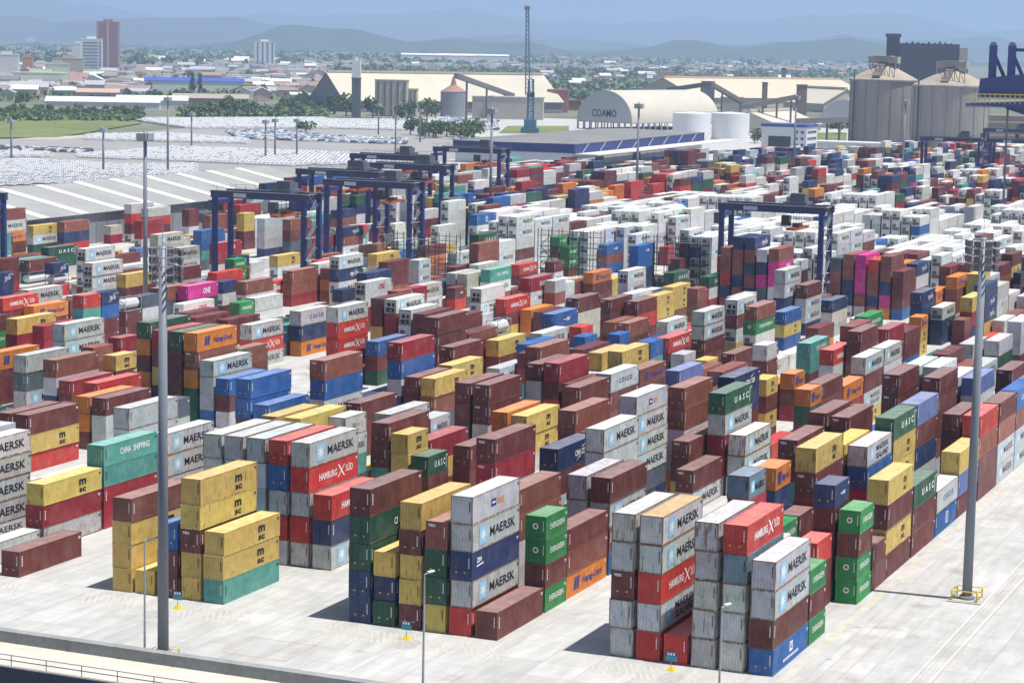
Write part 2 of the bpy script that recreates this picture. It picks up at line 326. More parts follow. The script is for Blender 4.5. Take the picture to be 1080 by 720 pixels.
# ------------------------------------------------------------------ containers
PITCH, PER, CW, SL = 2.8906, 29.08, 2.438, 6.385
PAL = dict(m=(.150,.036,.034), b=(.25,.086,.058), r=(.52,.046,.036), k=(.31,.024,.036), n=(.026,.044,.125), u=(.03,.12,.36), l=(.12,.16,.36),
           g=(.025,.10,.055), e=(.035,.26,.075), t=(.10,.34,.29), y=(.61,.44,.12), o=(.64,.21,.03), s=(.52,.53,.53), w=(.66,.66,.64),
           p=(.60,.035,.26), d=(.10,.12,.145), c=(.52,.50,.43), K=(.6,.6,.6))
CNAME = dict(m='maroon', b='brown', r='red', k='crimson', n='navy', u='blue', l='violet blue', g='dark green', e='bright green', t='teal', y='mustard yellow',
             o='orange', s='silver grey', w='white', p='magenta', d='slate grey', c='cream', K='silver')
TABLE = """0 0 0 40 5 s/s/mT/s/s 22222
0 1 0 40 5 sM/sM/rH/sS/r 22222
0 2 0 40 1 r 2
0 3 0 40 5 sr/s/s/s/s 22222
0 4 0 40 5 rH/sd/s/s/s 22222
0 5 0 40 3 sM/sM/m/uJ 2222
-1 5 2 20 0 eE/eE/m/eE 2222
-1 5 3 40 0 m/b/oL 222
0 5 2 20 0 eE/m/eE 222
0 5 5 20 0 eE/m/eE/eE 2222
0 5 6 20 0 m/m 20
0 5 7 40 4 yC/m/yC/m 2222
0 5 9 40 3 gA/m/m 222
0 5 11 40 2 sO/uB 22
0 5 13 40 3 yC/l/m 222
0 5 15 40 4 r/b/m/m 2200
0 5 17 40 4 m/b/sM/sM 2000
0 5 19 40 4 uO/b/sM/sM 0000
0 5 21 40 4 l/m/m/sM 0000
0 5 23 40 3 s/m/n 000
0 5 25 40 3 m/m/b 000
0 4 15 40 4 m/m/m/m 2000
0 4 17 40 3 s/n/m 000
-2 0 0 40 0 b/y/y/y 2222
-2 1 0 20 0 y 2
-2 2 0 40 1 u/m/m 222
-2 3 0 40 1 yC/yC/mT/y/y 22222
-2 4 0 40 0 yC/yC/t 222
-2 0 3 40 5 s/s/s/s/s 20000
-2 1 3 40 5 s/s/s/s/s 20000
-2 2 3 40 5 s/s/s/s/s 20000
-2 3 3 40 5 r/u/s/r/s 22200
-2 4 3 40 5 sM/rH/s/r/s 22222
-2 5 3 40 3 rH/n/sM 222
-1 0 0 40 4 m/gQ/g/n/n 22222
-1 1 0 20 0 y/n/g 222
-1 2 0 40 1 yC/m/y/y/m 22222
-1 3 0 40 4 b/g/g/y 2222
-1 4 0 40 5 sP/sM/nZ/sM/r 22222
-1 5 0 40 1 m 2
-4 3 8 40 1 m/yC/r 222
-3 3 2 40 0 yC/k/s 222
-4 2 8 40 1 m/m/m 200
-4 2 11 40 0 o/o/m 200
-4 3 11 40 0 m/s/s 200
-3 0 7 40 4 s/s/g/m 2000
-4 4 12 40 2 dP/s 00
-3 3 4 40 0 tX/t/k/k 2220
-3 1 1 40 0 sM/s/sM/sM/sS 22220
-4 4 5 40 2 s/s/m 000
-3 5 0 40 1 m 2
-3 3 0 40 0 s 2
-5 4 15 40 2 b/sM/n 200
-5 2 15 40 3 s/d/s 222
-5 0 15 40 3 o/m/m 200
-5 0 18 40 3 sM/sM/s/u 2200
-6 4 21 40 0 k/k/m 000
-6 2 21 40 3 yC/k/n 200
-6 0 20 40 3 m/e/b 000
-7 3 26 40 0 rH/m/m 200
-7 4 27 40 2 o/m 20
-7 2 28 40 1 wM/w/m 200
-6 1 26 20 0 nQ/u/m/m 0000
-6 1 25 20 0 r/t/s/s 2000
-5 2 18 20 0 b/m/m 000
-5 1 20 20 0 k/s/b 200
-5 5 17 20 0 yC/m/m 200
-4 1 12 40 3 r/n/s 200
-5 5 15 40 0 k/m 20
-4 0 15 40 0 g/o/m/o/u/m 200000
-4 1 15 40 5 k/m/y/m/b 20000
-4 2 15 40 5 g/m/m/m/g 20000
-4 3 15 40 5 oL/b/oL/g/g 22000
-5 1 24 40 3 m/m/u 000
-5 2 25 40 0 m/m/m 000
-5 5 24 40 1 sM/rH/sM 200
-4 0 19 40 1 b/m/u 200
-4 4 15 40 0 sM/s/s/u 2000
-4 5 15 40 0 u/m/s 200
-3 0 12 40 3 u/u/m/b 2200
-3 1 12 40 0 u/m/n 200
-3 4 10 40 3 y/y/m 200
-2 0 6 40 2 yC/y/s/s/m 20000
-3 2 7 40 3 sM/sM/s 220
-5 5 27 40 3 sO/n/oL 222
-4 0 25 40 4 sM/rH/rH/m 2220
-3 3 13 40 3 b/u/s/n/m 22000
-4 5 23 40 0 u/m/g 200
-3 3 17 40 2 kT/u/s/u/s 22000
-4 2 26 40 0 m/m/y/n/o 00000
-4 3 26 40 0 wM/k/m/m/u 20000
-4 4 26 40 3 w/w/u/g 2000
-4 5 26 40 1 m/m/b/s 0000
-3 1 21 40 5 m/m/m/n/t 22000
-3 0 23 40 0 m/t/m/u/m 00000
-3 3 20 40 1 mT/m/y/b 2000
-3 1 23 40 0 m/k/o/n 0000
-3 4 17 40 2 m/m/s 200
-3 5 17 40 2 yC/b/d 220
-3 4 19 40 3 yC/y/s 200
-2 2 8 40 4 m/m/t/r 2200
-2 3 8 20 0 yC/y/u/r 2000
-2 2 10 20 0 sM/m/s/s 0000
-2 4 8 20 0 gA/m/b 200
-3 5 13 40 1 m/m/m 200
-2 1 7 20 0 sP/s/t/d/b 20000
-2 1 9 40 4 s/m/u/s 2000
-2 0 14 40 3 m/m/n/k 2000
-2 1 14 40 3 mT/m/s/w 2200
-2 5 9 40 2 m/m/r 200
-1 0 5 40 5 mT/kT/s/y/m 22000
-2 3 9 40 3 k/y/m 200
-2 3 13 40 3 oL/b/n 200
-2 4 13 40 2 y/y/s 220
-1 0 9 40 4 b/m/m/d/s 20000
-2 5 15 40 2 m/m/m/k 2000
-1 1 7 40 4 nQ/m/s/m 2000
-1 3 7 40 5 sM/s/s/o/m 22000
-1 2 10 40 0 sP/sM/sM/sM/d/n 222200
-1 4 5 40 3 sr/s/s/s 2000
-1 5 5 40 3 m/sM/m/u 2200
-1 3 3 40 4 b/b/s/s 2000
-1 3 12 40 1 mT/m/yC 200
-1 4 11 40 1 m/sM 22
-1 5 13 40 2 srM/s/s 220
-1 5 15 40 0 r/k 00
0 0 9 40 0 m/m/t/s/y 20000
0 2 7 40 5 y/mT/k/u/r 22000
0 2 9 40 0 y/m/m/m/b 00000
0 3 9 40 0 sS/u/k/t/o 22000
0 2 3 20 0 sd/k/s/m/m/w 200000
0 1 6 20 0 oL/n/n/t/s 20000
0 4 5 20 0 nP/m/m/m/g 22000
0 2 6 20 0 m/m/u 200
0 2 5 20 0 eE/e/o 000
0 4 4 20 0 r/m/m 200
-1 4 13 40 3 gA/sM/k/r/s 22200
-1 0 17 40 0 s/s/s/t 0000
-1 2 13 40 4 b/b/s/s/o 22000
-2 5 22 40 0 l/s/s 200
-2 4 25 40 0 b/s 00
-1 1 17 40 0 b/m/m/r/s 00000
-1 3 15 40 4 nQ/n/m/m/y 20000
-1 2 19 20 0 yC/m/y/m 0000
-1 1 23 20 0 oL/m/k 200
-1 5 18 20 0 oL/g/m/b 2000
-1 5 21 40 2 oL/k/d 200
-1 5 19 40 0 m/m/s/m 2000
0 0 11 40 5 m/g/w/b/s 20000
0 1 11 40 4 mT/m/s/k/m 20000
-1 0 26 40 0 tX/t/m/r 2000
-1 2 25 40 0 rH/s/s/n 2000
-1 5 23 40 3 sM/m/sS/y 2000
-1 5 25 40 3 sM/s/b/m 2000
0 0 17 40 5 mT/m/s/n/b 22000
0 3 11 40 5 gA/yC/y/t/s 22000
0 3 13 40 5 l/m/n/s/o 22200
-1 2 27 40 0 b/b/s/b/m 00000
-2 5 35 40 2 m/o 00
-1 0 32 40 2 e/r/m/m 0000
-1 3 26 40 0 m/m/b/o/b 20000
-1 3 29 40 3 k/m/m/k 2000
-1 2 33 40 0 m/m/u 000
-1 1 37 20 0 o/y/y 000
-1 1 40 40 0 wM/nQ/n 000
-1 4 37 20 0 b/m/m 000
0 2 17 40 5 mT/m/m/b/s 20000
0 2 19 40 0 s/n/m/m/s 00000
0 3 19 40 0 l/s/n/s/y 20000
0 3 23 40 2 mT/m/u/s 2000
0 0 19 40 4 s/s/m/t/n 00000
0 1 19 40 4 s/s/y/g/o 00000
0 1 22 40 4 b/s/w/m 0000
0 1 24 40 0 s/s/r/d 0000
0 0 22 40 2 m/m/o/n/s 00000
0 0 25 40 0 s/s/s/s/s 20000
0 0 28 40 1 s/s/m/k 0000
0 1 26 40 0 s/g/s/m/b 20000
-1 5 41 40 0 s/s 00
0 1 29 40 4 s/s/m/b/r 00000
-1 5 39 40 1 r 0
-2 2 28 40 0 sM/sM/m/m/s 22200
-3 5 34 40 2 sM/s 20
-2 2 31 40 1 wM/m/wM/y/m 20000
-2 4 30 40 0 b/eE/w/m/m 22000
-2 2 36 40 0 u/yC/u 200
-2 2 25 40 0 rH/m/u/m 2000
-2 0 26 40 3 n/n/m 000
-2 3 25 20 0 s/s/y 000
-2 3 27 20 0 yC/m 00
-2 4 28 40 2 mb/m 20
-1 0 22 20 0 s/m/b/y/s 20000
-2 5 19 40 0 bL/m/m/g 2000
-2 5 17 40 3 sO/m/b/s 2000
-2 4 19 40 0 yC/y/y/s/k 20000
-2 2 20 40 4 y/m/m/k 2000
-2 3 16 40 1 kT/m/r/k/k 20000
-2 2 16 40 0 mT/s/s/m/m 20000
-2 4 16 40 0 m/m/m/w 0000
-2 0 21 40 2 m/m/s/w 0000
-3 4 22 40 2 s/b 00
-3 5 23 40 0 m/k/t 000
-2 1 17 40 5 b/m/n/m/b 20000
-3 4 24 40 2 u/n/s 000
-3 2 24 40 3 yC/m/m 200
-3 2 28 40 1 uP/c/t/n 2000
-4 5 35 40 0 m/m 00
-4 4 35 40 1 o/o 00
-3 3 29 20 0 r/d/n 000
-3 5 27 20 0 u/s/g 000
-3 4 31 20 0 u/m 00
-2 4 21 20 0 u/t/b/n/s 00000
-3 3 33 40 2 b/m 20
-3 2 33 40 2 b/m 00
-3 0 35 40 3 mT/m/m 200
-3 1 31 40 4 mT/c/s/d 2000
-3 1 36 40 0 mT/m/b 000
-3 0 37 40 3 w/n/n 000
-3 3 26 40 3 s/d/n 000
-5 0 49 40 0 rH/m 00
-4 3 36 40 3 kK/wM/s/g 2000
-5 4 42 40 2 tX/wM/b 200
-4 3 34 40 1 rH/m/y 200
-5 3 41 40 0 c/c/d 000
-5 2 41 40 0 c/b/b 000
-4 2 33 40 1 w/wS/s/w 2000
-5 3 40 20 0 mP/r 00
-5 4 36 40 1 cM/w/b 000
-4 1 29 20 0 k/b/n/k/s 00000
-4 1 28 20 0 b/w/m/m/b 00000
-5 3 33 40 0 wN/w/k/b 2000
-5 2 34 40 4 n/y/b/t 0000
-6 4 39 40 3 w/nQ/w/y 2200
-5 0 34 20 0 n/s/r 000
-8 5 56 40 0 nQ/b/wM 000
-9 4 65 40 0 n/b/w 000
-7 2 52 40 2 b/s 00
-6 4 42 40 0 y/s/m/b 0000
-6 5 42 40 3 m/m/b 000
-5 3 37 20 0 sM/s/k/b/s 00000
-6 0 50 40 0 m/oL/b 000
-7 2 55 40 2 sM/u 00
-8 3 63 40 2 wM/w 00
-8 1 63 20 0 m/r 00
-8 3 66 40 3 wM/m/k 000
-7 2 59 40 1 wM/w/y 000
-7 1 61 40 4 wM/wM/wM/w/w 00000
-6 1 38 40 1 b/b/k 200
-6 2 34 40 1 b/w/y 200
-6 0 34 20 0 n/w/m 000
-6 4 32 20 0 e/e 00
-6 4 33 40 1 w/w 20
-7 4 35 40 0 b/k 00
-6 1 31 40 3 pN/g/s 200
-6 2 30 40 2 wN/w 00
-6 5 28 40 2 m/g 00
-7 2 41 20 0 eE/e/m 000
-7 1 42 20 0 n/o/m 000
-8 4 46 40 1 kK/k/s 200
-8 1 47 40 0 uP/u/t/d 0000
-8 2 43 40 3 cM/s/b/k 2000
-8 5 42 40 3 cM/s/m 200
-7 3 36 40 2 m/s/g 200
-7 3 39 40 2 r/s 00
-9 4 56 20 0 y/yC/m/m 0000
-8 0 53 40 2 s/s/s/n 0000
-9 5 58 40 2 s/m/m 000
-8 4 52 40 4 b/m/d/m 0000
-7 0 46 40 2 y/w 20
-10 1 61 20 0 m/m/s 000
-10 1 63 40 0 b/b 00
-10 0 49 40 0 yC/sM/g 000
-10 2 50 40 3 b/n/r 000
-9 4 41 40 0 gA/g/s 200
-10 0 55 20 0 c/kT 00
-10 5 54 40 0 k/k/w 000
-10 1 56 40 3 sM/rH/m/w 0000
-10 3 56 40 0 sM/rH/m/m 0000
-8 5 36 40 4 wM/w/w/m 2000
-7 0 33 40 1 wM/wM/w/m 2200
-7 3 33 40 3 yC/m/u 200
-9 2 47 40 0 m 0
-9 0 50 20 0 l 0
-9 5 39 40 2 m/K 20
-8 2 36 20 0 nQ/K/r 000
-8 3 32 20 0 nQ/n/g 000
-6 0 28 20 0 K/m/m 000
-3 0 26 20 0 K/y/y/k 0000
-6 0 30 40 3 b/d/o 200
-6 0 29 20 0 d/s/m 000
-5 3 55 40 0 uP/b/u 000
-4 0 50 40 2 uP/u/n/n 0000
-5 5 60 20 0 k/k 00
-4 3 51 20 0 m/n/m 000
-5 1 53 20 0 eE/eE/m 000
-5 0 53 20 0 eE/m/w/g 0000
-4 1 44 40 0 oL/m/m 000
-5 5 47 20 0 m/w/n 000
-4 4 37 20 0 s/b/w/m 0000
-4 4 44 40 3 wM/s/s 200
-4 4 49 40 1 gA/m 00
-3 1 38 40 0 yC/yC/b 000
-3 0 41 40 0 y/y/b 000
-3 2 35 40 3 m/r/m 200
-3 2 41 20 0 b/b/b 000
-3 1 46 40 4 b/b/r/n/b 00000
-3 2 46 40 4 n/b/b/n/b/s 000000
-3 3 46 40 4 nQ/b/n/b/n/b 000000
-3 4 46 40 4 s/n/p/d/u 00000
-3 5 46 40 5 b/pN/p/s/b 00000
-2 0 39 40 4 sM/sM/n/s/m 20000
-2 0 46 40 1 d/b/b/n/m 00000
-2 1 46 40 4 b/b/n/n/w 00000
-2 2 46 40 4 pN/p/p/b/s 00000
-2 3 46 40 1 r/b/b/n/r 00000
-2 4 46 40 4 b/b/n/p/o 00000
-2 5 46 40 2 m/m/m/u 0000
-2 1 40 40 1 mT/s/sM/n 2000
-2 3 40 40 0 n/c/s 200
-1 0 39 40 3 nQ/n/n/m 2000
-1 4 38 40 4 y/k/n/s 2000"""
GRID = """-10 0  41 4 2  43 4 1  45 4 2  63 2 2  65 4 2  67 2 1  69 4 2  71 2 2  73 4 2  75 4 1  77 5 2  79 2 1  81 3 1  86 5 2  88 3 1  90 3 2  92 2 2  94 5 1  96 4 2  98 5 1  100 2 2  102 3 2  104 4 2
-10 1  40 4 1  42 4 2  44 4 1  46 4 1  65 2 2  67 3 2  69 4 2  71 5 2  73 4 1  75 3 1  77 4 2  79 4 2  81 5 1  86 4 2  88 4 2  90 2 2  92 4 1  94 3 1  96 5 1  98 3 1  100 1 1  102 3 2  104 4 1
-10 2  40 3 1  42 4 1  44 4 1  66 4 1  68 4 2  70 4 2  72 5 2  74 4 2  76 2 2  78 4 2  80 2 2  86 5 2  88 3 2  90 4 2  92 2 2  94 3 1  96 5 1  98 5 2  100 3 2  102 4 2  104 4 2  106 4 1
-10 3  39 5 1  41 2 1  43 5 1  64 3 1  66 2 2  68 2 2  70 3 2  72 2 2  74 5 2  76 5 2  78 4 2  80 4 2  86 3 2  88 5 2  90 2 1  92 3 2  94 3 2  96 4 2  98 5 2  100 1 2  102 3 1  104 4 2  106 2 1
-10 4  38 5 2  40 5 1  42 5 2  44 5 2  56 1 1  64 3 1  66 5 2  68 3 2  70 2 2  72 4 2  74 2 2  76 2 2  78 3 2  80 4 1  86 5 2  88 4 1  90 4 2  92 5 1  94 4 2  96 5 1  98 5 1  100 2 1  102 4 1  104 4 2  106 5 1
-10 5  38 3 2  40 3 2  42 5 2  44 1 1  64 4 2  66 4 1  68 4 1  70 3 2  72 4 1  74 3 2  76 3 1  78 4 1  80 3 2  86 5 2  88 4 2  90 4 2  92 4 1  94 4 1  96 4 2  98 5 1  100 2 2  102 3 2  104 2 2  106 4 2  108 2 2
-9 0  35 2 2  37 4 2  39 4 1  41 1 2  43 1 2  45 1 2  47 1 2  52 2 2  54 1 1  56 1 1  58 1 1  60 4 2  62 5 1  64 2 1  66 2 2  68 2 1  70 4 2  72 5 2  74 5 2  76 4 2  78 4 2  80 4 2  86 4 1  88 5 2  90 5 2  92 5 2  94 3 1  96 5 1  98 5 2  100 3 2  102 2 1  104 2 2  106 3 2  108 2 2  110 3 2  112 2 1  116 4 2
-9 1  34 4 2  36 5 1  38 3 2  40 2 1  42 1 2  44 1 1  46 1 2  52 1 2  54 1 1  56 1 2  58 4 2  60 3 1  62 4 1  64 3 2  66 5 1  68 3 2  70 3 2  72 4 2  74 2 2  76 4 1  78 5 2  80 3 2  86 5 2  88 4 1  90 5 2  92 5 2  94 3 1  96 3 1  98 4 2  102 2 2  104 2 1  106 4 1  108 1 1  110 3 2  112 2 1  114 2 2  116 3 1  118 5 1
-9 2  34 4 2  36 4 2  38 4 2  40 2 2  42 2 1  44 1 1  46 2 0  52 1 1  54 2 1  56 1 1  58 3 1  60 5 2  62 3 2  64 2 1  66 2 2  68 4 2  70 3 1  72 5 1  74 4 1  76 4 2  78 5 2  80 4 1  86 4 2  88 5 2  90 5 2  92 5 2  94 3 2  96 5 2  98 5 1  100 1 2  102 1 2  104 3 2  106 2 2  108 4 2  110 4 1  112 2 2  114 2 2  116 5 2  118 3 2
-9 3  33 3 1  35 5 1  37 4 2  39 2 2  41 2 2  43 2 1  52 2 2  54 2 2  56 2 2  58 3 2  60 4 2  62 4 2  64 4 2  66 3 2  68 5 2  70 4 2  72 4 2  74 4 2  76 2 1  78 5 1  80 5 1  86 4 2  88 5 2  90 5 2  92 5 1  94 5 1  96 5 1  98 5 2  100 2 2  102 2 2  104 3 2  106 3 2  108 4 2  110 3 2  112 2 2  114 2 2  116 5 2  118 5 2  120 5 2
-9 4  33 4 2  35 4 2  37 2 2  39 2 2  43 2 2  49 2 1  52 2 2  57 3 2  59 4 1  61 4 2  67 4 2  69 4 2  71 4 2  73 3 2  75 2 1  77 2 1  79 5 2  81 2 2  86 5 2  88 4 1  90 4 2  92 3 1  94 3 2  96 5 2  98 5 1  100 3 2  102 1 1  104 4 2  106 4 1  108 3 2  110 3 2  112 1 1  116 5 2  118 5 2  120 5 2  124 5 1
-9 5  32 2 2  34 3 2  36 5 1  43 1 2  49 2 2  52 2 2  60 5 2  66 1 2  68 5 1  70 5 2  72 4 1  74 4 1  76 2 1  78 2 2  80 3 1  86 5 2  88 5 2  90 5 1  92 4 2  94 5 2  96 4 2  98 5 2  100 2 1  102 2 2  104 4 2  106 3 1  108 1 1  110 1 2  112 3 2  114 3 1  116 5 2  118 5 1  120 3 2  124 4 2  126 4 1  128 4 2
-8 0  29 4 2  31 3 2  33 3 1  39 1 1  41 1 1  43 1 1  45 3 2  47 3 1  49 2 1  55 3 1  57 2 2  59 1 1  61 1 2  63 2 1  65 4 2  67 3 1  69 3 2  71 5 2  73 3 2  75 5 2  77 4 2  79 4 1  81 2 2  86 2 2  88 4 2  90 3 2  92 3 2  94 5 1  96 4 2  98 4 2  100 4 2  102 5 1  104 3 2  106 3 1  108 4 1  110 3 2  112 4 2  114 2 2  116 4 1  118 4 2  120 5 2  124 5 2  126 5 2  128 5 1  130 3 2  132 4 2  134 5 1  136 4 1  138 2 2
-8 1  29 5 2  31 4 2  33 1 1  35 1 1  37 1 1  39 2 2  41 1 2  43 1 2  45 2 2  49 1 2  56 4 2  58 1 1  60 2 2  64 5 1  66 2 1  68 4 2  70 2 2  72 2 2  74 2 1  76 2 1  78 2 2  80 3 2  86 4 1  88 5 1  90 4 2  92 3 2  94 5 2  96 4 1  98 4 1  100 5 1  102 5 2  104 2 2  106 2 2  108 3 1  110 3 1  112 4 2  114 4 1  116 4 2  118 2 1  120 3 2  124 5 2  126 5 2  128 3 2  130 3 2  132 3 2  134 4 2  136 2 2  138 4 1
-8 2  28 4 2  30 2 1  32 4 1  34 1 2  37 1 2  39 1 1  54 3 2  56 2 1  58 1 2  64 4 2  66 2 2  68 4 2  70 5 2  72 3 2  74 2 2  76 4 1  78 4 2  80 3 2  86 4 2  88 5 2  90 4 1  92 4 2  94 5 1  96 4 1  98 4 2  100 4 2  102 2 2  104 3 1  106 2 1  108 3 2  110 3 1  112 3 2  114 4 2  116 2 1  118 4 2  120 5 2  124 5 2  126 5 2  128 4 2  130 3 2  132 2 2  134 4 2  136 3 1  138 2 2  140 1 2
-8 3  27 4 1  29 2 2  31 5 0  33 1 1  37 1 1  39 2 1  47 1 2  54 4 2  56 2 2  58 2 2  68 5 1  70 3 1  72 4 1  74 5 1  76 2 2  78 4 2  80 3 2  86 4 1  88 5 1  90 3 1  92 3 1  94 4 2  96 2 1  98 5 2  100 5 1  102 3 1  104 3 1  106 4 2  108 3 2  110 1 1  112 2 1  114 4 2  116 4 2  118 3 1  120 4 2  124 5 1  126 5 2  128 4 2  130 3 2  132 3 2  134 2 1  136 3 2  138 1 2  140 3 2  142 4 2
-8 4  27 4 2  29 2 2  31 1 2  33 1 1  37 2 1  39 2 2  54 2 2  56 2 2  68 4 2  70 3 2  72 4 2  74 4 1  76 3 2  78 5 1  80 2 1  86 4 2  88 5 2  90 5 2  92 5 2  94 5 2  96 3 2  98 3 2  100 2 1  102 2 1  104 3 2  106 1 1  108 3 1  110 2 2  112 5 1  114 2 2  116 4 2  118 2 1  120 5 1  124 5 1  126 5 2  128 4 2  130 4 1  132 4 1  134 4 2  136 2 1  138 2 2  140 2 2  142 4 1  144 3 1
-8 5  26 3 2  28 3 1  30 1 2  32 1 2  38 2 1  48 1 2  66 1 1  68 5 1  70 4 1  72 4 2  74 4 2  76 5 2  78 2 1  80 3 1  86 4 2  88 5 2  90 5 1  92 5 1  94 5 2  96 3 1  98 4 1  100 3 1  102 4 2  104 3 2  106 2 1  108 3 1  110 2 2  112 5 2  114 4 1  116 2 2  118 3 2  120 5 1  124 5 1  126 5 2  128 2 2  130 5 2  132 5 1  134 4 2  136 2 2  138 2 2  140 2 2  142 3 2  144 4 1
-7 0  23 5 2  25 4 1  27 2 2  29 2 2  31 1 1  35 2 1  37 1 2  39 1 1  41 1 1  43 2 1  48 1 1  52 1 2  54 1 2  56 1 2  58 1 2  60 1 1  62 5 2  64 3 2  66 4 1  68 5 1  70 3 2  72 3 2  74 5 1  76 5 2  78 4 2  80 3 2  86 1 1  88 5 2  90 4 1  92 5 2  94 5 1  96 3 2  98 3 1  100 3 2  102 5 2  104 3 2  106 2 1  108 1 2  112 5 2  114 3 2  116 3 2  118 2 2  120 5 1  124 5 2  126 5 1  128 3 2  130 1 2  132 5 1  134 3 2  138 2 2  142 2 2  144 5 2  146 3 2  148 4 2
-7 1  23 3 2  25 4 2  27 2 1  29 1 1  31 1 1  33 1 1  35 1 2  37 1 1  39 1 2  41 1 0  49 1 2  52 1 1  54 1 1  56 1 1  58 1 1  60 2 0  63 4 2  65 2 1  67 5 2  69 5 1  71 5 2  73 4 2  75 4 2  77 3 2  79 4 1  81 3 2  86 2 2  88 5 1  90 4 2  92 5 1  94 3 1  96 2 2  98 3 2  100 5 1  102 5 2  108 2 1  110 2 2  112 3 2  114 3 1  116 3 2  118 3 2  120 5 1  124 4 2  126 5 2  128 4 2  130 3 1  132 5 2  134 5 2  136 1 1  138 3 1  140 2 2  142 2 2  144 4 2  146 5 1  148 3 1
-7 2  22 3 2  24 2 1  26 2 2  30 1 2  32 1 2  34 2 2  36 2 2  38 2 1  40 1 0  48 1 2  54 1 0  57 1 2  63 5 1  65 2 2  67 2 2  69 4 2  71 3 1  73 4 2  75 4 2  77 5 1  79 4 1  81 3 2  86 3 1  88 5 2  90 3 2  92 4 2  94 4 1  96 3 2  98 3 1  100 5 1  102 5 1  104 2 2  106 3 2  108 2 1  110 2 1  112 5 2  114 3 2  116 1 2  118 3 2  120 5 1  124 5 2  126 4 1  128 3 1  130 4 2  132 5 2  134 5 1  138 2 1  140 2 2  142 2 1  144 5 1  146 3 1  148 3 2
-7 3  22 4 1  24 2 2  28 1 1  30 2 2  32 1 0  35 1 0  38 1 0  45 1 2  47 2 2  52 1 2  62 3 1  64 5 2  66 5 2  68 5 2  70 3 1  72 4 1  74 3 1  76 2 2  78 4 2  80 5 1  86 4 2  88 5 2  90 5 2  92 5 2  94 5 2  96 4 2  98 3 2  100 5 2  102 5 2  104 3 1  108 2 1  110 2 2  112 3 2  114 4 1  116 2 2  118 3 1  120 3 1  124 3 2  126 3 1  128 3 1  130 2 2  132 5 2  134 5 1  136 3 2  138 2 1  140 2 2  142 3 2  144 5 1  146 5 2  148 3 2  150 1 1
-7 4  21 3 2  23 5 1  25 1 2  29 2 2  31 1 2  33 1 1  37 1 1  39 1 2  45 1 1  47 2 1  62 5 1  64 3 1  66 2 1  68 4 2  70 4 2  72 4 2  74 5 2  76 4 2  78 3 2  80 2 2  86 1 1  88 5 2  90 4 1  92 3 1  94 3 1  96 1 1  98 1 2  100 4 1  102 4 2  104 1 2  106 2 2  110 2 2  112 4 2  114 4 2  116 4 1  118 3 2  120 5 2  124 5 2  126 3 2  128 2 2  130 1 1  132 5 2  134 5 1  136 3 2  138 3 1  142 1 1  144 5 2  146 3 2  148 4 1  150 3 2
-7 5  20 4 2  22 2 2  24 1 1  30 1 1  32 1 2  34 2 1  36 1 2  38 1 1  40 1 1  42 1 1  44 1 1  46 2 2  60 3 2  62 4 2  64 4 1  66 4 2  68 2 2  70 3 2  72 5 2  74 5 1  76 4 1  78 3 2  80 5 2  86 3 2  88 5 1  90 5 1  92 5 2  94 4 1  96 1 2  98 3 1  100 5 2  102 5 1  104 3 1  106 2 2  110 2 2  112 5 2  114 5 1  116 3 2  118 2 1  120 5 2  124 5 1  126 4 1  128 2 1  130 3 2  132 5 2  134 3 1  136 2 1  140 2 1  142 2 2  144 5 2  146 5 2  148 3 2  150 1 2
-6 0  17 5 1  19 4 0  22 2 2  24 1 1  35 2 1  37 2 2  39 2 1  41 3 2  43 1 2  45 1 1  47 1 2  49 1 0  52 1 1  54 2 2  56 5 2  58 5 2  60 4 2  62 4 1  64 4 2  68 4 2  70 4 2  72 4 2  74 4 1  76 4 2  78 4 2  80 4 1  86 1 2  88 4 2  90 2 2  92 4 2  94 4 2  96 3 2  98 4 2  100 5 1  102 5 1  104 4 1  106 5 1  108 3 1  110 4 1  112 5 2  114 5 2  116 2 1  118 4 2  120 3 2  124 3 2  126 4 2  128 3 2  130 3 1  132 5 2  134 4 1  136 4 2  138 2 1  140 3 2  142 4 2  144 5 2  146 5 2  148 1 1  150 3 2  152 3 1  154 4 2
-6 1  17 5 1  19 1 2  23 2 2  29 1 2  35 2 2  40 3 2  42 2 2  44 2 1  46 2 1  52 2 1  54 5 2  56 5 2  58 5 1  60 4 1  62 4 2  64 4 1  68 4 2  70 4 2  72 4 2  74 4 2  76 4 2  78 4 2  80 4 2  86 3 1  88 4 2  90 4 2  92 5 2  94 4 1  96 3 2  98 3 2  100 4 2  102 5 1  104 4 1  106 3 2  108 2 2  110 5 1  112 3 1  114 5 1  116 3 1  118 3 2  120 2 1  124 4 2  126 4 1  128 2 2  130 2 1  132 5 1  134 5 1  136 5 2  138 4 2  140 4 1  142 4 1  144 5 1  146 4 2  148 3 1  150 3 2  152 3 1  154 4 2
-6 2  16 5 2  18 5 1  20 1 0  23 2 1  29 1 0  40 3 1  42 2 1  44 3 1  46 2 1  52 2 1  54 4 1  56 4 2  58 5 2  60 4 1  62 4 1  64 4 1  68 4 1  70 4 2  72 4 2  74 4 2  76 4 2  78 4 2  80 4 2  86 3 2  88 4 1  90 5 2  92 5 1  94 3 2  96 3 1  98 4 1  100 5 2  102 4 2  104 4 2  106 4 2  108 4 1  110 4 1  112 5 2  114 4 1  116 3 2  118 3 2  120 4 2  124 4 1  126 3 2  128 3 1  130 4 2  132 5 1  134 5 2  136 4 1  138 4 2  140 5 2  142 4 2  144 5 2  146 5 2  148 1 1  150 2 2  152 4 1  154 4 2
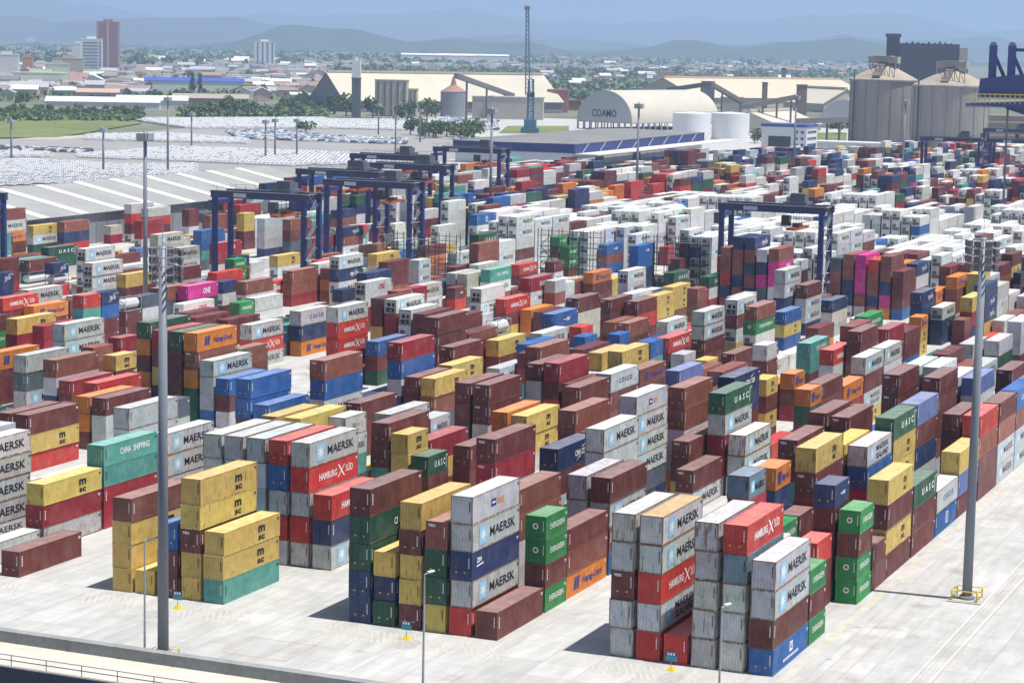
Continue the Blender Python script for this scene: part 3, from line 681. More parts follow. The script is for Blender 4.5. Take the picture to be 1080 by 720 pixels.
-6 3  16 3 2  18 1 1  20 1 1  22 2 1  28 1 2  30 1 2  32 1 1  40 2 1  42 2 2  44 2 1  52 3 2  54 5 1  56 5 1  58 5 2  60 4 1  62 4 1  64 4 2  68 4 2  70 4 2  72 4 1  74 4 1  76 4 2  78 4 1  80 4 2  86 4 1  88 4 1  90 4 1  92 2 2  94 5 1  96 4 1  98 3 2  100 3 2  102 5 2  104 2 2  106 2 1  108 4 2  110 4 2  112 4 2  114 5 2  116 2 2  118 4 2  120 5 1  124 4 2  126 2 1  128 3 2  130 1 1  132 4 1  134 3 1  136 5 2  138 5 2  140 4 1  142 2 2  144 4 2  146 5 1  148 3 2  150 3 1  152 4 1  154 5 2
-6 4  15 3 1  17 3 2  19 1 2  27 1 1  29 1 2  41 2 0  44 2 2  52 3 2  54 5 2  56 5 2  58 5 2  60 4 1  62 4 1  64 4 1  68 4 2  70 4 1  72 4 2  74 4 1  76 4 2  78 4 2  80 4 2  86 2 1  88 2 2  90 2 1  92 2 2  94 4 2  96 1 1  98 3 1  100 4 2  102 5 2  104 5 1  106 4 2  108 4 1  110 2 1  112 5 2  114 5 2  116 1 2  118 4 2  120 3 2  124 5 2  126 3 1  128 4 1  130 3 2  132 5 1  134 5 2  136 4 2  138 4 2  140 4 2  142 4 2  144 5 2  146 5 1  148 4 2  150 2 2  152 5 2  154 5 1  156 4 2
-6 5  15 4 2  17 2 1  19 1 2  21 1 1  25 1 2  27 1 0  30 1 2  40 1 2  44 1 2  46 1 2  48 3 1  52 3 2  54 5 2  56 5 1  58 5 1  60 4 1  62 4 1  64 4 1  68 4 1  70 3 2  72 4 2  74 4 1  76 4 2  78 4 1  80 4 1  86 1 1  88 4 1  90 4 2  92 2 2  94 5 1  96 2 2  98 4 1  100 5 2  102 4 2  104 5 1  106 4 1  108 5 1  110 2 1  112 5 2  114 5 2  116 1 2  118 4 2  120 5 1  124 4 2  126 4 2  128 3 2  130 3 2  132 4 2  134 4 2  136 4 2  138 4 1  140 5 1  142 4 1  144 5 2  146 5 2  148 3 2  150 2 1  152 4 2  154 4 2  156 4 2
-5 0  12 3 1  14 3 0  17 2 0  20 2 2  22 2 1  24 2 2  26 2 2  28 1 1  30 1 2  32 1 1  35 2 2  37 1 2  39 1 1  41 2 1  43 3 1  45 5 2  52 1 0  54 4 1  56 4 1  58 4 2  60 5 2  62 5 2  64 5 1  68 2 1  70 3 2  72 5 2  74 4 1  76 5 2  78 4 1  80 4 2  86 2 1  88 3 1  90 3 2  92 3 2  94 3 2  96 2 1  98 2 2  100 3 2  102 5 2  104 5 2  106 5 1  108 5 2  110 5 1  112 5 1  114 5 1  116 2 2  118 3 2  120 3 2  124 1 2  126 4 2  128 1 2  130 1 2  132 5 2  134 3 1  136 5 2  138 4 1  140 5 1  142 3 2  144 5 2  146 5 1  148 3 2  150 2 2  152 2 2  154 3 2  156 4 1  158 3 2
-5 1  11 5 2  17 2 2  19 1 0  21 2 2  23 2 0  26 2 2  28 1 1  30 2 1  32 1 2  34 1 2  36 2 1  38 2 1  40 2 2  42 2 1  44 5 1  54 4 2  56 4 2  58 4 1  60 5 2  62 5 1  64 5 1  68 3 2  70 3 2  72 5 2  74 5 1  76 5 1  78 4 1  80 4 1  88 2 1  90 3 1  92 4 2  94 2 2  96 2 2  98 2 1  100 5 1  102 3 1  104 3 1  106 3 2  108 4 2  110 5 2  112 5 2  114 5 1  116 2 1  118 2 2  120 3 2  124 4 2  126 2 2  128 3 2  132 5 2  134 5 2  136 5 1  138 5 2  140 5 2  142 5 2  144 4 1  146 5 2  148 1 1  150 3 2  152 3 2  154 3 2  156 1 2  158 4 2
-5 2  10 1 1  17 2 0  21 3 1  23 2 2  27 2 2  29 2 1  31 2 2  33 2 0  36 2 2  38 2 1  40 1 0  43 3 2  49 1 2  54 4 2  56 4 2  58 4 2  60 5 2  62 5 2  64 5 2  68 3 2  70 3 2  72 5 2  74 5 1  76 5 2  78 4 2  80 4 1  86 2 2  88 4 2  90 2 2  92 3 2  94 4 1  96 3 2  98 1 1  100 5 1  102 5 2  104 5 1  106 5 1  108 5 1  110 5 1  112 5 1  114 5 1  116 3 2  118 2 2  120 3 2  124 2 1  126 3 1  128 2 2  130 2 2  132 5 2  134 5 2  136 5 1  138 5 2  140 4 1  142 3 2  144 5 2  146 5 2  148 2 1  150 2 2  152 3 2  154 1 1  156 4 2  158 2 2
-5 3  10 2 2  16 1 2  18 1 2  20 2 2  22 2 1  24 1 2  26 2 2  28 2 1  30 2 1  32 2 0  35 2 2  43 2 1  47 1 2  57 4 2  59 4 2  61 5 1  63 5 2  65 5 1  68 3 2  70 3 1  72 5 2  74 5 2  76 5 2  78 4 1  80 4 2  86 2 2  88 3 1  90 3 2  92 3 1  94 3 2  96 2 1  98 2 1  100 5 2  102 5 1  104 5 2  106 5 2  108 5 1  110 5 1  112 3 1  114 3 1  120 3 1  124 1 2  126 4 1  128 2 2  130 2 2  132 5 1  134 3 2  136 3 2  138 3 2  140 3 2  142 5 1  144 5 2  146 5 2  148 2 1  150 1 1  152 2 2  154 3 2  156 3 2  158 1 1
-5 4  9 2 2  11 1 2  17 1 2  19 1 2  21 2 1  23 1 2  25 2 1  27 2 2  29 2 2  35 2 0  44 1 1  46 1 2  58 4 2  60 5 2  62 5 2  64 5 1  68 3 2  70 3 2  72 5 2  74 5 2  76 5 1  78 3 2  80 4 2  86 2 2  88 3 2  90 3 1  92 3 2  94 2 2  96 2 1  98 2 1  100 5 1  102 4 2  104 5 1  106 5 2  108 5 2  110 5 2  112 5 1  114 5 1  116 2 2  120 3 2  124 2 1  126 3 2  128 3 1  130 2 1  132 5 2  134 5 2  136 3 1  138 5 2  140 4 1  142 5 1  144 3 1  146 5 1  148 2 1  150 2 2  152 3 1  154 3 2  156 2 2  158 3 1
-5 5  9 2 1  11 1 1  18 1 1  20 3 2  22 1 1  29 2 2  33 2 2  35 1 2  45 1 2  48 1 1  56 4 1  61 5 1  63 5 2  65 5 1  68 3 2  70 3 2  72 5 2  74 5 2  76 5 1  78 4 1  80 4 2  86 1 2  88 1 2  90 1 2  92 3 1  94 2 1  96 2 2  98 2 1  100 5 1  102 5 1  104 4 2  106 5 2  108 3 2  110 3 2  112 5 1  114 3 1  116 1 2  118 3 2  120 2 1  124 3 2  126 4 2  128 2 2  130 2 2  132 5 2  134 5 1  136 4 1  138 4 2  140 5 1  142 5 1  144 3 1  146 4 2  148 2 2  150 2 1  152 3 2  154 1 1  156 3 1  158 3 2
-4 0  6 2 1  8 1 1  10 2 2  12 1 2  14 2 0  17 4 2  27 1 1  29 3 2  31 2 1  33 1 2  35 2 2  37 2 1  39 2 1  41 2 1  43 2 2  45 2 2  47 1 1  49 2 0  52 1 2  54 1 1  56 4 2  58 4 1  60 4 2  62 4 2  64 4 2  68 4 1  70 4 1  72 4 2  74 4 2  76 4 2  78 5 2  80 5 2  86 5 1  88 2 1  90 3 1  92 2 2  94 3 1  96 4 2  98 2 2  100 3 2  102 4 2  104 3 1  106 5 1  108 3 2  110 5 1  112 4 2  114 3 1  116 4 1  118 5 1  120 3 1  124 1 1  126 3 2  128 4 1  130 4 1  132 4 2  134 5 1  136 3 1  138 5 1  140 3 1  142 5 1  144 4 1  146 4 1  148 5 1  150 5 2  152 2 1  154 3 2  156 2 2  158 3 2  162 4 2
-4 1  5 3 1  7 1 2  9 2 1  11 2 0  14 1 0  17 3 2  19 1 2  27 4 0  30 2 2  32 2 1  34 2 1  36 2 2  38 3 2  40 2 2  42 1 2  46 2 1  52 1 2  54 4 1  56 4 1  58 4 1  60 3 1  62 4 2  64 4 2  68 4 1  70 4 1  72 4 2  76 4 1  78 5 1  80 5 1  86 3 1  88 2 2  90 1 1  92 4 2  94 4 2  96 5 1  98 5 1  100 4 1  102 4 2  104 5 2  106 5 1  108 4 1  110 4 2  112 2 1  114 4 1  116 3 1  118 2 1  120 4 2  124 4 2  126 3 2  128 4 1  130 3 2  132 2 2  134 5 2  136 5 1  138 4 1  140 5 2  142 5 2  144 4 1  146 5 2  148 2 1  150 4 1  152 2 1  154 3 1  156 1 1  158 1 2  162 4 1  164 4 2
-4 2  5 2 2  7 1 0  13 1 1  17 2 2  28 3 2  30 2 2  32 2 0  35 2 2  37 3 1  39 3 2  41 1 1  52 2 2  54 4 1  56 4 2  58 4 1  60 4 2  62 4 2  64 4 1  68 4 2  70 3 2  72 4 2  74 4 2  76 4 2  78 5 2  86 2 2  88 2 1  90 2 1  92 1 2  94 4 2  96 4 1  98 3 1  100 4 2  102 3 2  104 4 2  106 5 2  108 5 2  110 4 2  112 5 2  114 2 1  116 5 1  118 3 1  120 4 2  124 1 1  126 3 2  128 5 1  130 4 2  132 3 2  134 3 2  136 4 2  138 3 1  140 5 2  142 4 2  144 4 1  146 5 1  148 5 1  150 5 1  152 2 2  154 2 1  156 3 2  158 3 1  162 5 2
-4 3  4 2 1  6 1 2  17 2 1  25 2 0  28 3 2  30 2 2  32 1 2  38 3 2  40 1 1  52 5 2  54 4 2  56 4 2  58 4 2  60 4 2  62 4 2  64 4 2  68 4 2  70 4 2  72 4 2  74 4 2  76 4 2  78 5 2  80 5 2  86 4 2  88 3 2  90 1 2  92 2 2  94 2 2  96 3 2  98 4 2  100 3 1  102 2 1  104 3 2  106 5 2  108 4 2  110 5 1  112 2 1  114 4 1  116 4 1  118 4 2  120 1 2  124 4 2  126 3 2  128 5 1  130 4 1  132 4 1  134 4 1  136 3 1  138 5 2  140 3 2  142 4 1  144 2 2  146 3 1  148 5 1  150 5 1  152 3 2  154 2 1  156 3 2  158 3 1
-4 4  3 4 1  17 2 2  21 2 2  23 1 2  25 2 0  28 2 2  30 1 2  38 2 1  40 1 2  42 1 1  46 1 1  52 5 1  54 4 2  56 3 2  58 4 1  60 4 1  62 4 1  64 4 2  68 4 2  70 4 2  72 4 2  74 4 2  76 4 1  78 5 2  80 5 1  86 2 2  88 3 2  90 3 1  92 3 1  94 4 2  96 3 2  98 3 2  100 4 1  102 4 1  104 5 1  106 5 2  108 5 2  110 5 1  112 5 1  114 4 1  116 4 1  118 4 1  120 1 1  124 2 1  126 4 1  128 5 2  130 5 2  132 3 1  134 5 2  136 3 1  138 3 2  140 3 1  142 5 1  144 4 1  146 4 2  148 2 2  150 4 1  152 3 1  154 3 2  156 2 1
-4 5  3 1 2  11 1 1  25 2 0  28 2 2  30 1 1  37 1 2  39 1 1  41 1 1  43 1 2  45 1 2  47 1 2  52 5 1  54 4 1  56 4 2  58 4 1  60 4 2  62 4 1  64 4 2  68 4 2  70 4 2  72 4 2  74 4 1  76 4 1  78 5 2  80 5 2  86 3 2  88 3 2  90 3 1  92 2 2  94 3 2  96 4 1  98 4 2  100 4 2  102 3 2  104 5 1  106 4 1  108 5 2  110 5 2  112 5 2  114 3 1  116 3 1  118 4 2  120 3 2  124 2 2  126 2 1  128 5 2  130 4 2  132 3 2  134 2 1  136 3 2  138 5 2  140 3 2  142 5 2  144 3 1  146 2 1  148 3 2  150 3 2  152 4 2  154 3 1
-3 0  0 1 1  2 2 2  4 2 1  6 2 0  9 1 1  11 1 0  14 2 2  16 2 1  18 1 1  20 3 1  22 3 0  25 3 0  27 2 2  29 1 2  31 3 2  39 2 1  43 2 1  45 3 1  47 4 2  49 5 2  52 4 2  54 5 1  56 5 2  58 5 2  60 3 2  62 3 2  64 3 2  68 5 1  70 5 2  72 4 2  74 4 1  76 4 2  78 4 2  80 4 2  86 4 2  88 2 1  92 1 2  94 1 1  96 5 2  98 5 2  100 4 1  102 3 1  104 4 1  106 5 2  108 3 1  110 3 1  112 2 2  114 2 2  116 5 2  118 5 2  120 1 1  124 3 1  126 2 2  128 5 1  130 5 2  132 3 1  134 3 2  136 5 2  138 5 1
-3 1  0 3 0  3 2 2  5 2 1  7 2 2  9 2 1  11 2 0  14 2 1  16 2 1  18 1 2  20 2 0  25 2 1  27 2 2  29 2 1  35 1 0  48 2 2  52 3 2  54 5 2  56 5 2  58 5 1  60 3 1  62 3 1  64 3 1  68 5 1  70 5 1  72 4 2  74 4 1  76 4 1  78 4 1  80 4 2  86 5 2  88 3 2  90 3 2  92 2 2  96 3 1  98 5 2  100 4 2  102 3 2  104 5 2  106 5 2  108 3 2  110 5 2  112 3 1  114 1 1  116 5 1  118 4 1  124 2 2  126 2 1  128 4 1  130 5 1  132 3 2  134 3 2
-3 2  4 2 2  9 2 1  11 2 1  13 1 2  15 2 2  17 2 2  19 2 2  21 2 1  23 1 0  26 2 2  30 1 2  48 4 1  52 4 1  54 5 2  56 5 1  58 4 2  60 3 1  62 3 2  64 3 2  68 5 2  70 5 1  72 4 2  74 4 1  76 4 1  78 4 2  80 4 1  86 5 2  88 2 2  90 2 1  92 3 2  96 4 2  98 5 2  100 1 2  102 3 2  104 5 2  106 3 2  108 5 2  110 5 1  112 3 2  114 2 2  116 5 1  118 5 2  126 1 2  128 3 2  130 5 2  132 3 2
-3 3  10 2 2  12 2 0  15 1 2  19 2 0  22 1 2  24 1 2  28 1 0  30 1 1  32 1 0  41 1 2  43 1 1  45 1 0  48 2 2  52 4 1  54 5 2  56 5 2  58 5 2  60 3 1  62 3 1  64 3 1  68 5 2  70 5 1  72 4 2  74 4 1  76 4 2  78 4 2  80 4 2  86 5 1  88 3 2  90 2 2  92 2 2  94 1 2  96 5 2  98 5 1  100 3 2  102 1 2  104 5 1  106 5 1  108 5 2  110 3 1  112 4 2  114 3 2  116 5 2  118 5 2  120 3 1  124 2 2  126 2 2  128 5 1
-3 4  6 1 2  8 2 2  12 2 2  14 1 2  16 1 0  21 1 0  26 1 2  28 1 2  30 1 0  36 1 2  40 1 2  42 1 1  48 3 1  52 4 2  54 5 1  56 5 1  58 5 2  60 3 2  62 3 2  64 3 2  68 5 1  70 5 2  72 4 2  74 4 1  76 4 1  78 4 1  80 4 1  86 5 2  88 2 1  90 3 2  92 2 2  94 2 1  96 5 1  98 4 2  100 3 2  102 2 2  104 5 2  106 5 1  108 3 2  110 5 2  112 3 1  114 2 1  116 3 2  118 5 1  120 3 1  124 2 2  126 1 2
-3 5  4 1 2  6 1 1  8 3 2  10 2 2  12 2 0  15 1 1  19 2 2  25 2 2  28 1 1  30 1 2  32 1 2  36 1 2  38 1 1  40 1 1  42 1 2  44 1 1  48 4 1  52 4 1  54 5 2  56 5 2  58 5 1  60 3 1  62 2 2  64 3 2  68 5 1  70 5 2  72 4 1  74 4 1  76 4 1  78 4 2  80 4 2  86 5 2  88 2 2  90 1 2  92 3 2  94 1 2  96 5 1  98 5 2  100 3 2  102 3 2  104 3 2  106 5 2  108 5 2  110 4 2  112 3 2  114 2 1  116 5 2  118 4 1  120 1 1
-2 0  2 3 0  5 4 0  8 1 2  10 1 2  12 1 2  16 2 2  18 2 1  20 3 0  23 2 2  25 3 0  28 2 1  30 2 2  32 3 1  34 4 2  36 3 2  38 2 0  41 2 2  43 2 2  45 1 0  48 3 2  52 4 2  54 4 2  56 4 2  58 4 2  60 4 2  62 4 1  64 4 2  68 4 2  70 4 2  72 4 1  74 5 2  76 5 1  78 3 1  80 3 1  86 5 2  88 3 1  90 4 2  92 4 2  94 2 1  96 5 2  98 3 2  100 2 1  102 3 2  104 4 1  106 4 2  108 5 2
-2 1  1 2 2  5 4 1  8 2 0  11 2 2  13 1 0  16 2 0  19 2 1  21 3 2  23 2 1  25 3 2  27 3 2  29 3 2  31 3 2  33 3 1  35 2 2  37 2 1  42 2 2  48 4 1  52 4 2  54 4 2  56 4 1  58 4 2  60 4 2  62 4 1  64 4 2  68 4 2  70 4 1  72 5 1  74 5 2  76 5 2  78 3 2  80 3 1  86 5 1  88 4 2  90 4 1  92 2 1  94 2 2  96 5 2  98 5 2  100 3 2  102 3 2  104 2 2
-2 2  2 2 0  5 2 2  7 1 0  11 1 2  13 1 2  15 2 0  18 3 2  22 3 2  24 1 0  27 1 0  30 1 0  33 3 2  48 2 2  52 4 2  54 4 2  56 4 2  58 4 2  60 4 1  62 4 2  64 4 1  68 4 1  70 4 1  72 5 2  74 5 1  76 5 1  78 3 2  80 3 1  86 5 2  88 4 2  90 2 1  92 3 2  94 4 1  96 5 2  98 5 2  100 4 1  102 3 1
-2 3  5 2 1  7 1 0  11 2 2  15 2 0  18 2 2  20 3 2  22 2 1  24 1 0  26 1 0  28 1 2  30 1 1  32 1 2  48 3 2  52 4 2  54 4 2  56 4 2  58 4 2  60 4 1  62 4 1  64 4 2  68 4 2  70 4 2  72 5 2  74 4 1  76 5 2  78 3 2  80 3 2  86 3 2  88 3 2  90 4 2  92 2 1  94 5 1  96 4 1  98 3 2
-2 4  5 2 2  7 1 0  11 2 2  15 2 0  18 3 0  22 2 2  24 2 0  27 1 0  36 1 1  42 1 2  48 4 2  52 4 1  54 4 1  56 4 2  58 4 1  60 4 1  62 4 2  64 4 2  68 4 2  70 4 1  72 5 2  74 5 1  76 5 2  78 3 2  80 3 2  86 5 1  88 4 2  90 2 2  92 4 2  94 3 2  96 4 2
-2 5  5 1 1  7 1 2  21 1 0  24 1 1  26 1 2  30 1 2  32 1 2  34 1 0  41 1 1  48 4 2  52 4 2  54 4 1  56 4 1  58 4 2  60 4 1  62 4 1  64 4 1  68 4 1  70 3 1  72 5 2  74 5 2  76 5 2  78 3 2  80 3 1  86 5 2  88 4 1  90 3 2  92 2 1
-1 0  2 1 2  4 3 0  7 2 2  11 3 2  13 4 2  15 4 1  19 3 2  21 3 0  23 2 2  25 1 0  28 2 2  30 3 1  34 2 2  36 2 2  38 2 0  41 4 1  43 5 2  45 4 2  47 4 1  49 4 2  52 5 1  54 3 2  56 3 2  58 3 2  60 5 1  62 5 1  64 5 1  68 4 2  70 4 2  72 4 1  74 4 2  76 4 1  78 4 2
-1 1  1 4 2  3 3 1  5 1 2  9 4 2  11 2 2  13 4 1  15 3 2  19 3 2  24 1 1  26 1 1  28 3 1  30 2 2  32 2 2  34 2 2  42 5 1  44 5 2  46 4 1  48 2 1  52 5 2  54 3 2  56 3 2  58 2 1  60 5 1  62 5 2  64 5 1  68 4 1  70 4 1  72 4 1  74 4 2
-1 2  2 2 2  4 1 2  6 1 2  8 1 1  15 4 2  17 1 2  24 2 0  29 3 1  43 4 2  45 4 2  47 5 1  49 5 2  52 5 1  54 2 1  56 3 1  58 3 1  60 5 2  62 5 1  64 5 1  68 4 2  70 4 1  72 4 2
-1 3  2 1 0  5 2 2  14 2 0  23 2 1  25 1 0  28 3 0  39 1 1  41 5 2  43 4 1  45 2 2  47 2 2  49 4 1  52 5 2  54 3 2  56 2 1  58 3 2  60 5 1  62 5 1  64 5 2  68 4 2
-1 4  4 1 0  7 1 2  15 1 2  17 1 1  19 1 1  21 2 1  23 2 2  25 2 1  27 2 2  29 1 1  31 1 1  33 1 2  35 1 2  40 5 1  42 4 2  44 3 2  46 2 2  48 5 2  52 5 2  54 3 1  56 3 2  58 3 2  60 5 2  62 5 1  64 5 1
-1 5  7 1 1  17 1 0  27 2 2  29 1 2  31 2 1  33 1 1  35 1 1  37 1 1  43 2 1  45 3 1  47 5 2  49 2 1  52 5 2  54 3 2  56 3 2  58 3 2  60 5 2  62 5 1
0 0  2 3 1  4 3 1  6 4 2  8 1 0  13 1 1  15 3 1  21 4 0  24 3 0  27 4 0  30 3 1  32 4 1  34 5 2  36 2 2  38 3 2  40 4 2  42 5 1  44 4 2  46 5 2  48 2 2
0 1  2 2 2  4 2 1  7 2 2  9 4 2  13 3 2  15 2 2  17 3 1  21 4 0  28 2 0  31 5 1  33 5 1  35 3 2  37 2 2  39 3 2  41 3 1  43 4 1  45 4 2
0 2  2 4 0  4 1 0  11 1 1  13 3 2  15 4 2  21 3 2  23 2 2  25 2 1  27 2 2  29 2 2  31 4 2  33 3 1  35 4 2  37 3 2  39 4 2  41 2 2
0 3  2 3 2  4 2 1  6 1 1  8 2 0  21 2 1  25 3 2  27 4 2  29 3 2  31 3 1  33 4 2  35 2 1  37 2 2  39 4 2
0 4  2 1 2  6 2 2  8 2 2  10 2 1  12 1 2  14 1 0  19 3 1  21 3 2  23 3 2  25 4 1  27 4 1  29 5 2  31 4 2  33 4 2  35 4 1
0 5  27 3 2  29 3 2  31 4 1  33 4 2"""
_mc = {}
def wave(b, p0, axis, length, z0, z1, out, pitch, depth):
    """corrugated sheet from p0 along axis (unit), upright z0..z1, bulging along out"""
    n = max(2, int(round(length/pitch))); pt = length/n; ax = Vector(axis); ou = Vector(out); prof = []
    for i in range(n):
        a = i*pt
        prof += [(a, 0), (a+pt*.30, 0), (a+pt*.5, -depth), (a+pt*.80, -depth)]
    prof.append((length, 0))
    q = [Vector(p0)+ax*t+ou*d for t, d in prof]
    k = len(b.v)
    for p in q: b.v.append((p.x, p.y, z0)); b.v.append((p.x, p.y, z1))
    for i in range(len(q)-1):
        f = (k+2*i, k+2*i+2, k+2*i+3, k+2*i+1); b.f.append(f); b.m.append(b.mi)
def c_body(L, H, door):
    key = ('b', L, H, door)
    if key in _mc: return _mc[key]
    b = MB(); hl = L/2; hw = CW/2
    wave(b, (-hl+.12, -hw+.01, 0), (1,0,0), L-.24, .14, H-.09, (0,-1,0), .278, .036)
    wave(b, (hl-.12, hw-.01, 0), (-1,0,0), L-.24, .14, H-.09, (0,1,0), .278, .036)
    if not door: wave(b, (-hl+.01, hw-.12, 0), (0,-1,0), CW-.24, .14, H-.10, (-1,0,0), .30, .07)
    wave(b, (hl-.01, -hw+.12, 0), (0,1,0), CW-.24, .14, H-.10, (1,0,0), .245, .045)
    b.quad((-hl+.05,-hw+.05,.12), (-hl+.05,hw-.05,.12), (hl-.05,hw-.05,.12), (hl-.05,-hw+.05,.12))
    me = b.mesh('body', PAINT); _mc[key] = me; return me
def c_roof(L, H):
    key = ('rf_', L, H)
    if key in _mc: return _mc[key]
    b = MB(); hl = L/2; hw = CW/2     # shallow cross corrugation
    n = int((L-.2)/.42); pt = (L-.2)/n; k = len(b.v); xs = []
    for i in range(n): xs += [(-hl+.1+i*pt, 0), (-hl+.1+i*pt+pt*.42, 0), (-hl+.1+i*pt+pt*.5, .018), (-hl+.1+i*pt+pt*.92, .018)]
    xs.append((hl-.1, 0))
    for x, d in xs: b.v.append((x, -hw+.04, H-.05+d)); b.v.append((x, hw-.04, H-.05+d))
    for i in range(len(xs)-1): b.f.append((k+2*i, k+2*i+2, k+2*i+3, k+2*i+1)); b.m.append(0)
    me = b.mesh('roof', PAINT); _mc[key] = me; return me
def c_frame(L, H):
    key = ('f', L, H)
    if key in _mc: return _mc[key]
    b = MB(); hl = L/2; hw = CW/2
    for sx in (-1, 1):
        for sy in (-1, 1):
            x, y = sx*(hl-.07), sy*(hw-.06)
            b.box(x-.068, x+.068, y-.058, y+.058, .12, H-.12)
            for z in (0, H-.12): b.box(x-.09 if sx > 0 else x-.073, x+.073 if sx > 0 else x+.09, y-.09 if sy > 0 else y-.063, y+.063 if sy > 0 else y+.09, z, z+.118)
        b.box(sx*(hl-.07)-.05, sx*(hl-.07)+.05, -hw+.12, hw-.12, .01, .14); b.box(sx*(hl-.07)-.05, sx*(hl-.07)+.05, -hw+.12, hw-.12, H-.11, H-.012)
    for sy in (-1, 1):
        y = sy*(hw-.045)
        b.box(-hl+.16, hl-.16, y-.038, y+.038, .0, .15); b.box(-hl+.16, hl-.16, y-.035, y+.035, H-.092, H-.015)
    me = b.mesh('frame', PAINTF); _mc[key] = me; return me
def c_door(H, side):
    """one leaf of the end door (camera-facing end), ribs pressed in"""
    key = ('d', H, side)
    if key in _mc: return _mc[key]
    b = MB(); y0, y1 = (.01, CW/2-.13) if side > 0 else (-CW/2+.13, -.01)
    b.box(-.03, .03, y0, y1, .15, H-.12)
    n = 5
    for i in range(n):
        z = .28+i*(H-.5)/n; b.box(-.045, -.028, y0+.06, y1-.06, z, z+(H-.5)/n-.14)
    me = b.mesh('door', PAINT); _mc[key] = me; return me
def c_rods(H):
    key = ('r', H)
    if key in _mc: return _mc[key]
    b = MB(); b.tube((-.065, 0, .05), (-.065, 0, H-.05), .02, n=6)
    for z in (.12, .9, 1.5, H-.14): b.box(-.09, -.04, -.06, .06, z-.05, z+.05)
    b.box(-.10, -.06, -.02, .34, 1.08, 1.14)
    me = b.mesh('lock_rod', PAINT); _mc[key] = me; return me
def c_reefer(H):
    key = ('rf', H)
    if key in _mc: return _mc[key]
    b = MB(); b.mi = 0; b.box(-.05, -.01, -1.0, 1.0, .25, H-.22)
    b.mi = 1; b.box(-.10, -.045, -.85, .85, .30, 1.05); b.tube((-.09, .28, 1.62), (-.045, .28, 1.62), .40, n=18); b.box(-.09, -.045, -.85, -.35, 1.25, 1.95)
    b.mi = 2; b.box(-.105, -.05, -.3, .1, .45, .75); b.box(-.07, -.045, -.9, .9, 2.08, 2.2)
    me = b.mesh('refrigeration_unit', [mat('reefer_grey', (.55, .56, .56), .5), blackm, steel]); _mc[key] = me; return me
_tx = {}
def text_mesh(s, size, bold=.0, narrow=1.0, sp=1.0):
    """a word as a thin raised mesh, origin at its lower left, lying in XZ facing -Y; returns verts, faces, width"""
    key = (s, size, bold, narrow, sp)
    if key in _tx: return _tx[key]
    cu = bpy.data.curves.new('t', 'FONT'); cu.body = s; cu.size = size/.72; cu.resolution_u = 2; cu.offset = bold; cu.space_character = sp; cu.extrude = 0
    ob = bpy.data.objects.new('t', cu); COL.objects.link(ob)
    me = bpy.data.meshes.new_from_object(ob); bpy.data.objects.remove(ob); bpy.data.curves.remove(cu)
    v = [(p.co.x*narrow, 0, p.co.y) for p in me.vertices]; f = [tuple(p.vertices) for p in me.polygons]; bpy.data.meshes.remove(me)
    x0 = min(p[0] for p in v); v = [(p[0]-x0, 0, p[2]) for p in v]; wd = max(p[0] for p in v)
    _tx[key] = (v, f, wd); return _tx[key]
def put_text(b, s, x, z, size, mi, y, bold=.02, narrow=1.0, sp=1.0, fit=None):
    v, f, wd = text_mesh(s, size, bold, narrow, sp)
    k = fit/wd if fit else 1.
    n = len(b.v); b.v += [(x+p[0]*k, y, z+p[2]) for p in v]; b.f += [tuple(n+i for i in g) for g in f]; b.m += [mi]*len(f); return x+wd*k
def rect(b, x0, x1, z0, z1, y, mi):
    k = b.mi; b.mi = mi; b.quad((x0,y,z0), (x1,y,z0), (x1,y,z1), (x0,y,z1)); b.mi = k
def poly(b, pts, y, mi):
    k = b.mi; b.mi = mi; b.quad(*[(p[0], y, p[1]) for p in pts]); b.mi = k
def star(b, cx, cz, r, y, mi, n=7):
    for i in range(n):
        a = 2*math.pi*i/n+math.pi/2; c = math.pi/n
        poly(b, [(cx, cz), (cx+.42*r*math.cos(a-c), cz+.42*r*math.sin(a-c)), (cx+r*math.cos(a), cz+r*math.sin(a)), (cx+.42*r*math.cos(a+c), cz+.42*r*math.sin(a+c))], y, mi)
LM = [white, ink, navyink, redink, skyblue, yellowp, mat('orange_lettering', (.75, .25, .04), .6)]   # lettering material slots
LDESC = dict(M='dark capitals beside a star', S='two lines of dark capitals', H='white lettering and crossed flags', C='stacked black letters', X='white words along its side',
             L='dark lettering and blue emblem', O='spaced capitals', A='spaced white capitals', Q='white letters between arcs', E='one white word', N='large white letters',
             K='white letters across its side', P='a small two tone emblem', T='tiny white end letters', Z='small white letters', B='a white looped emblem', J='a white square emblem')
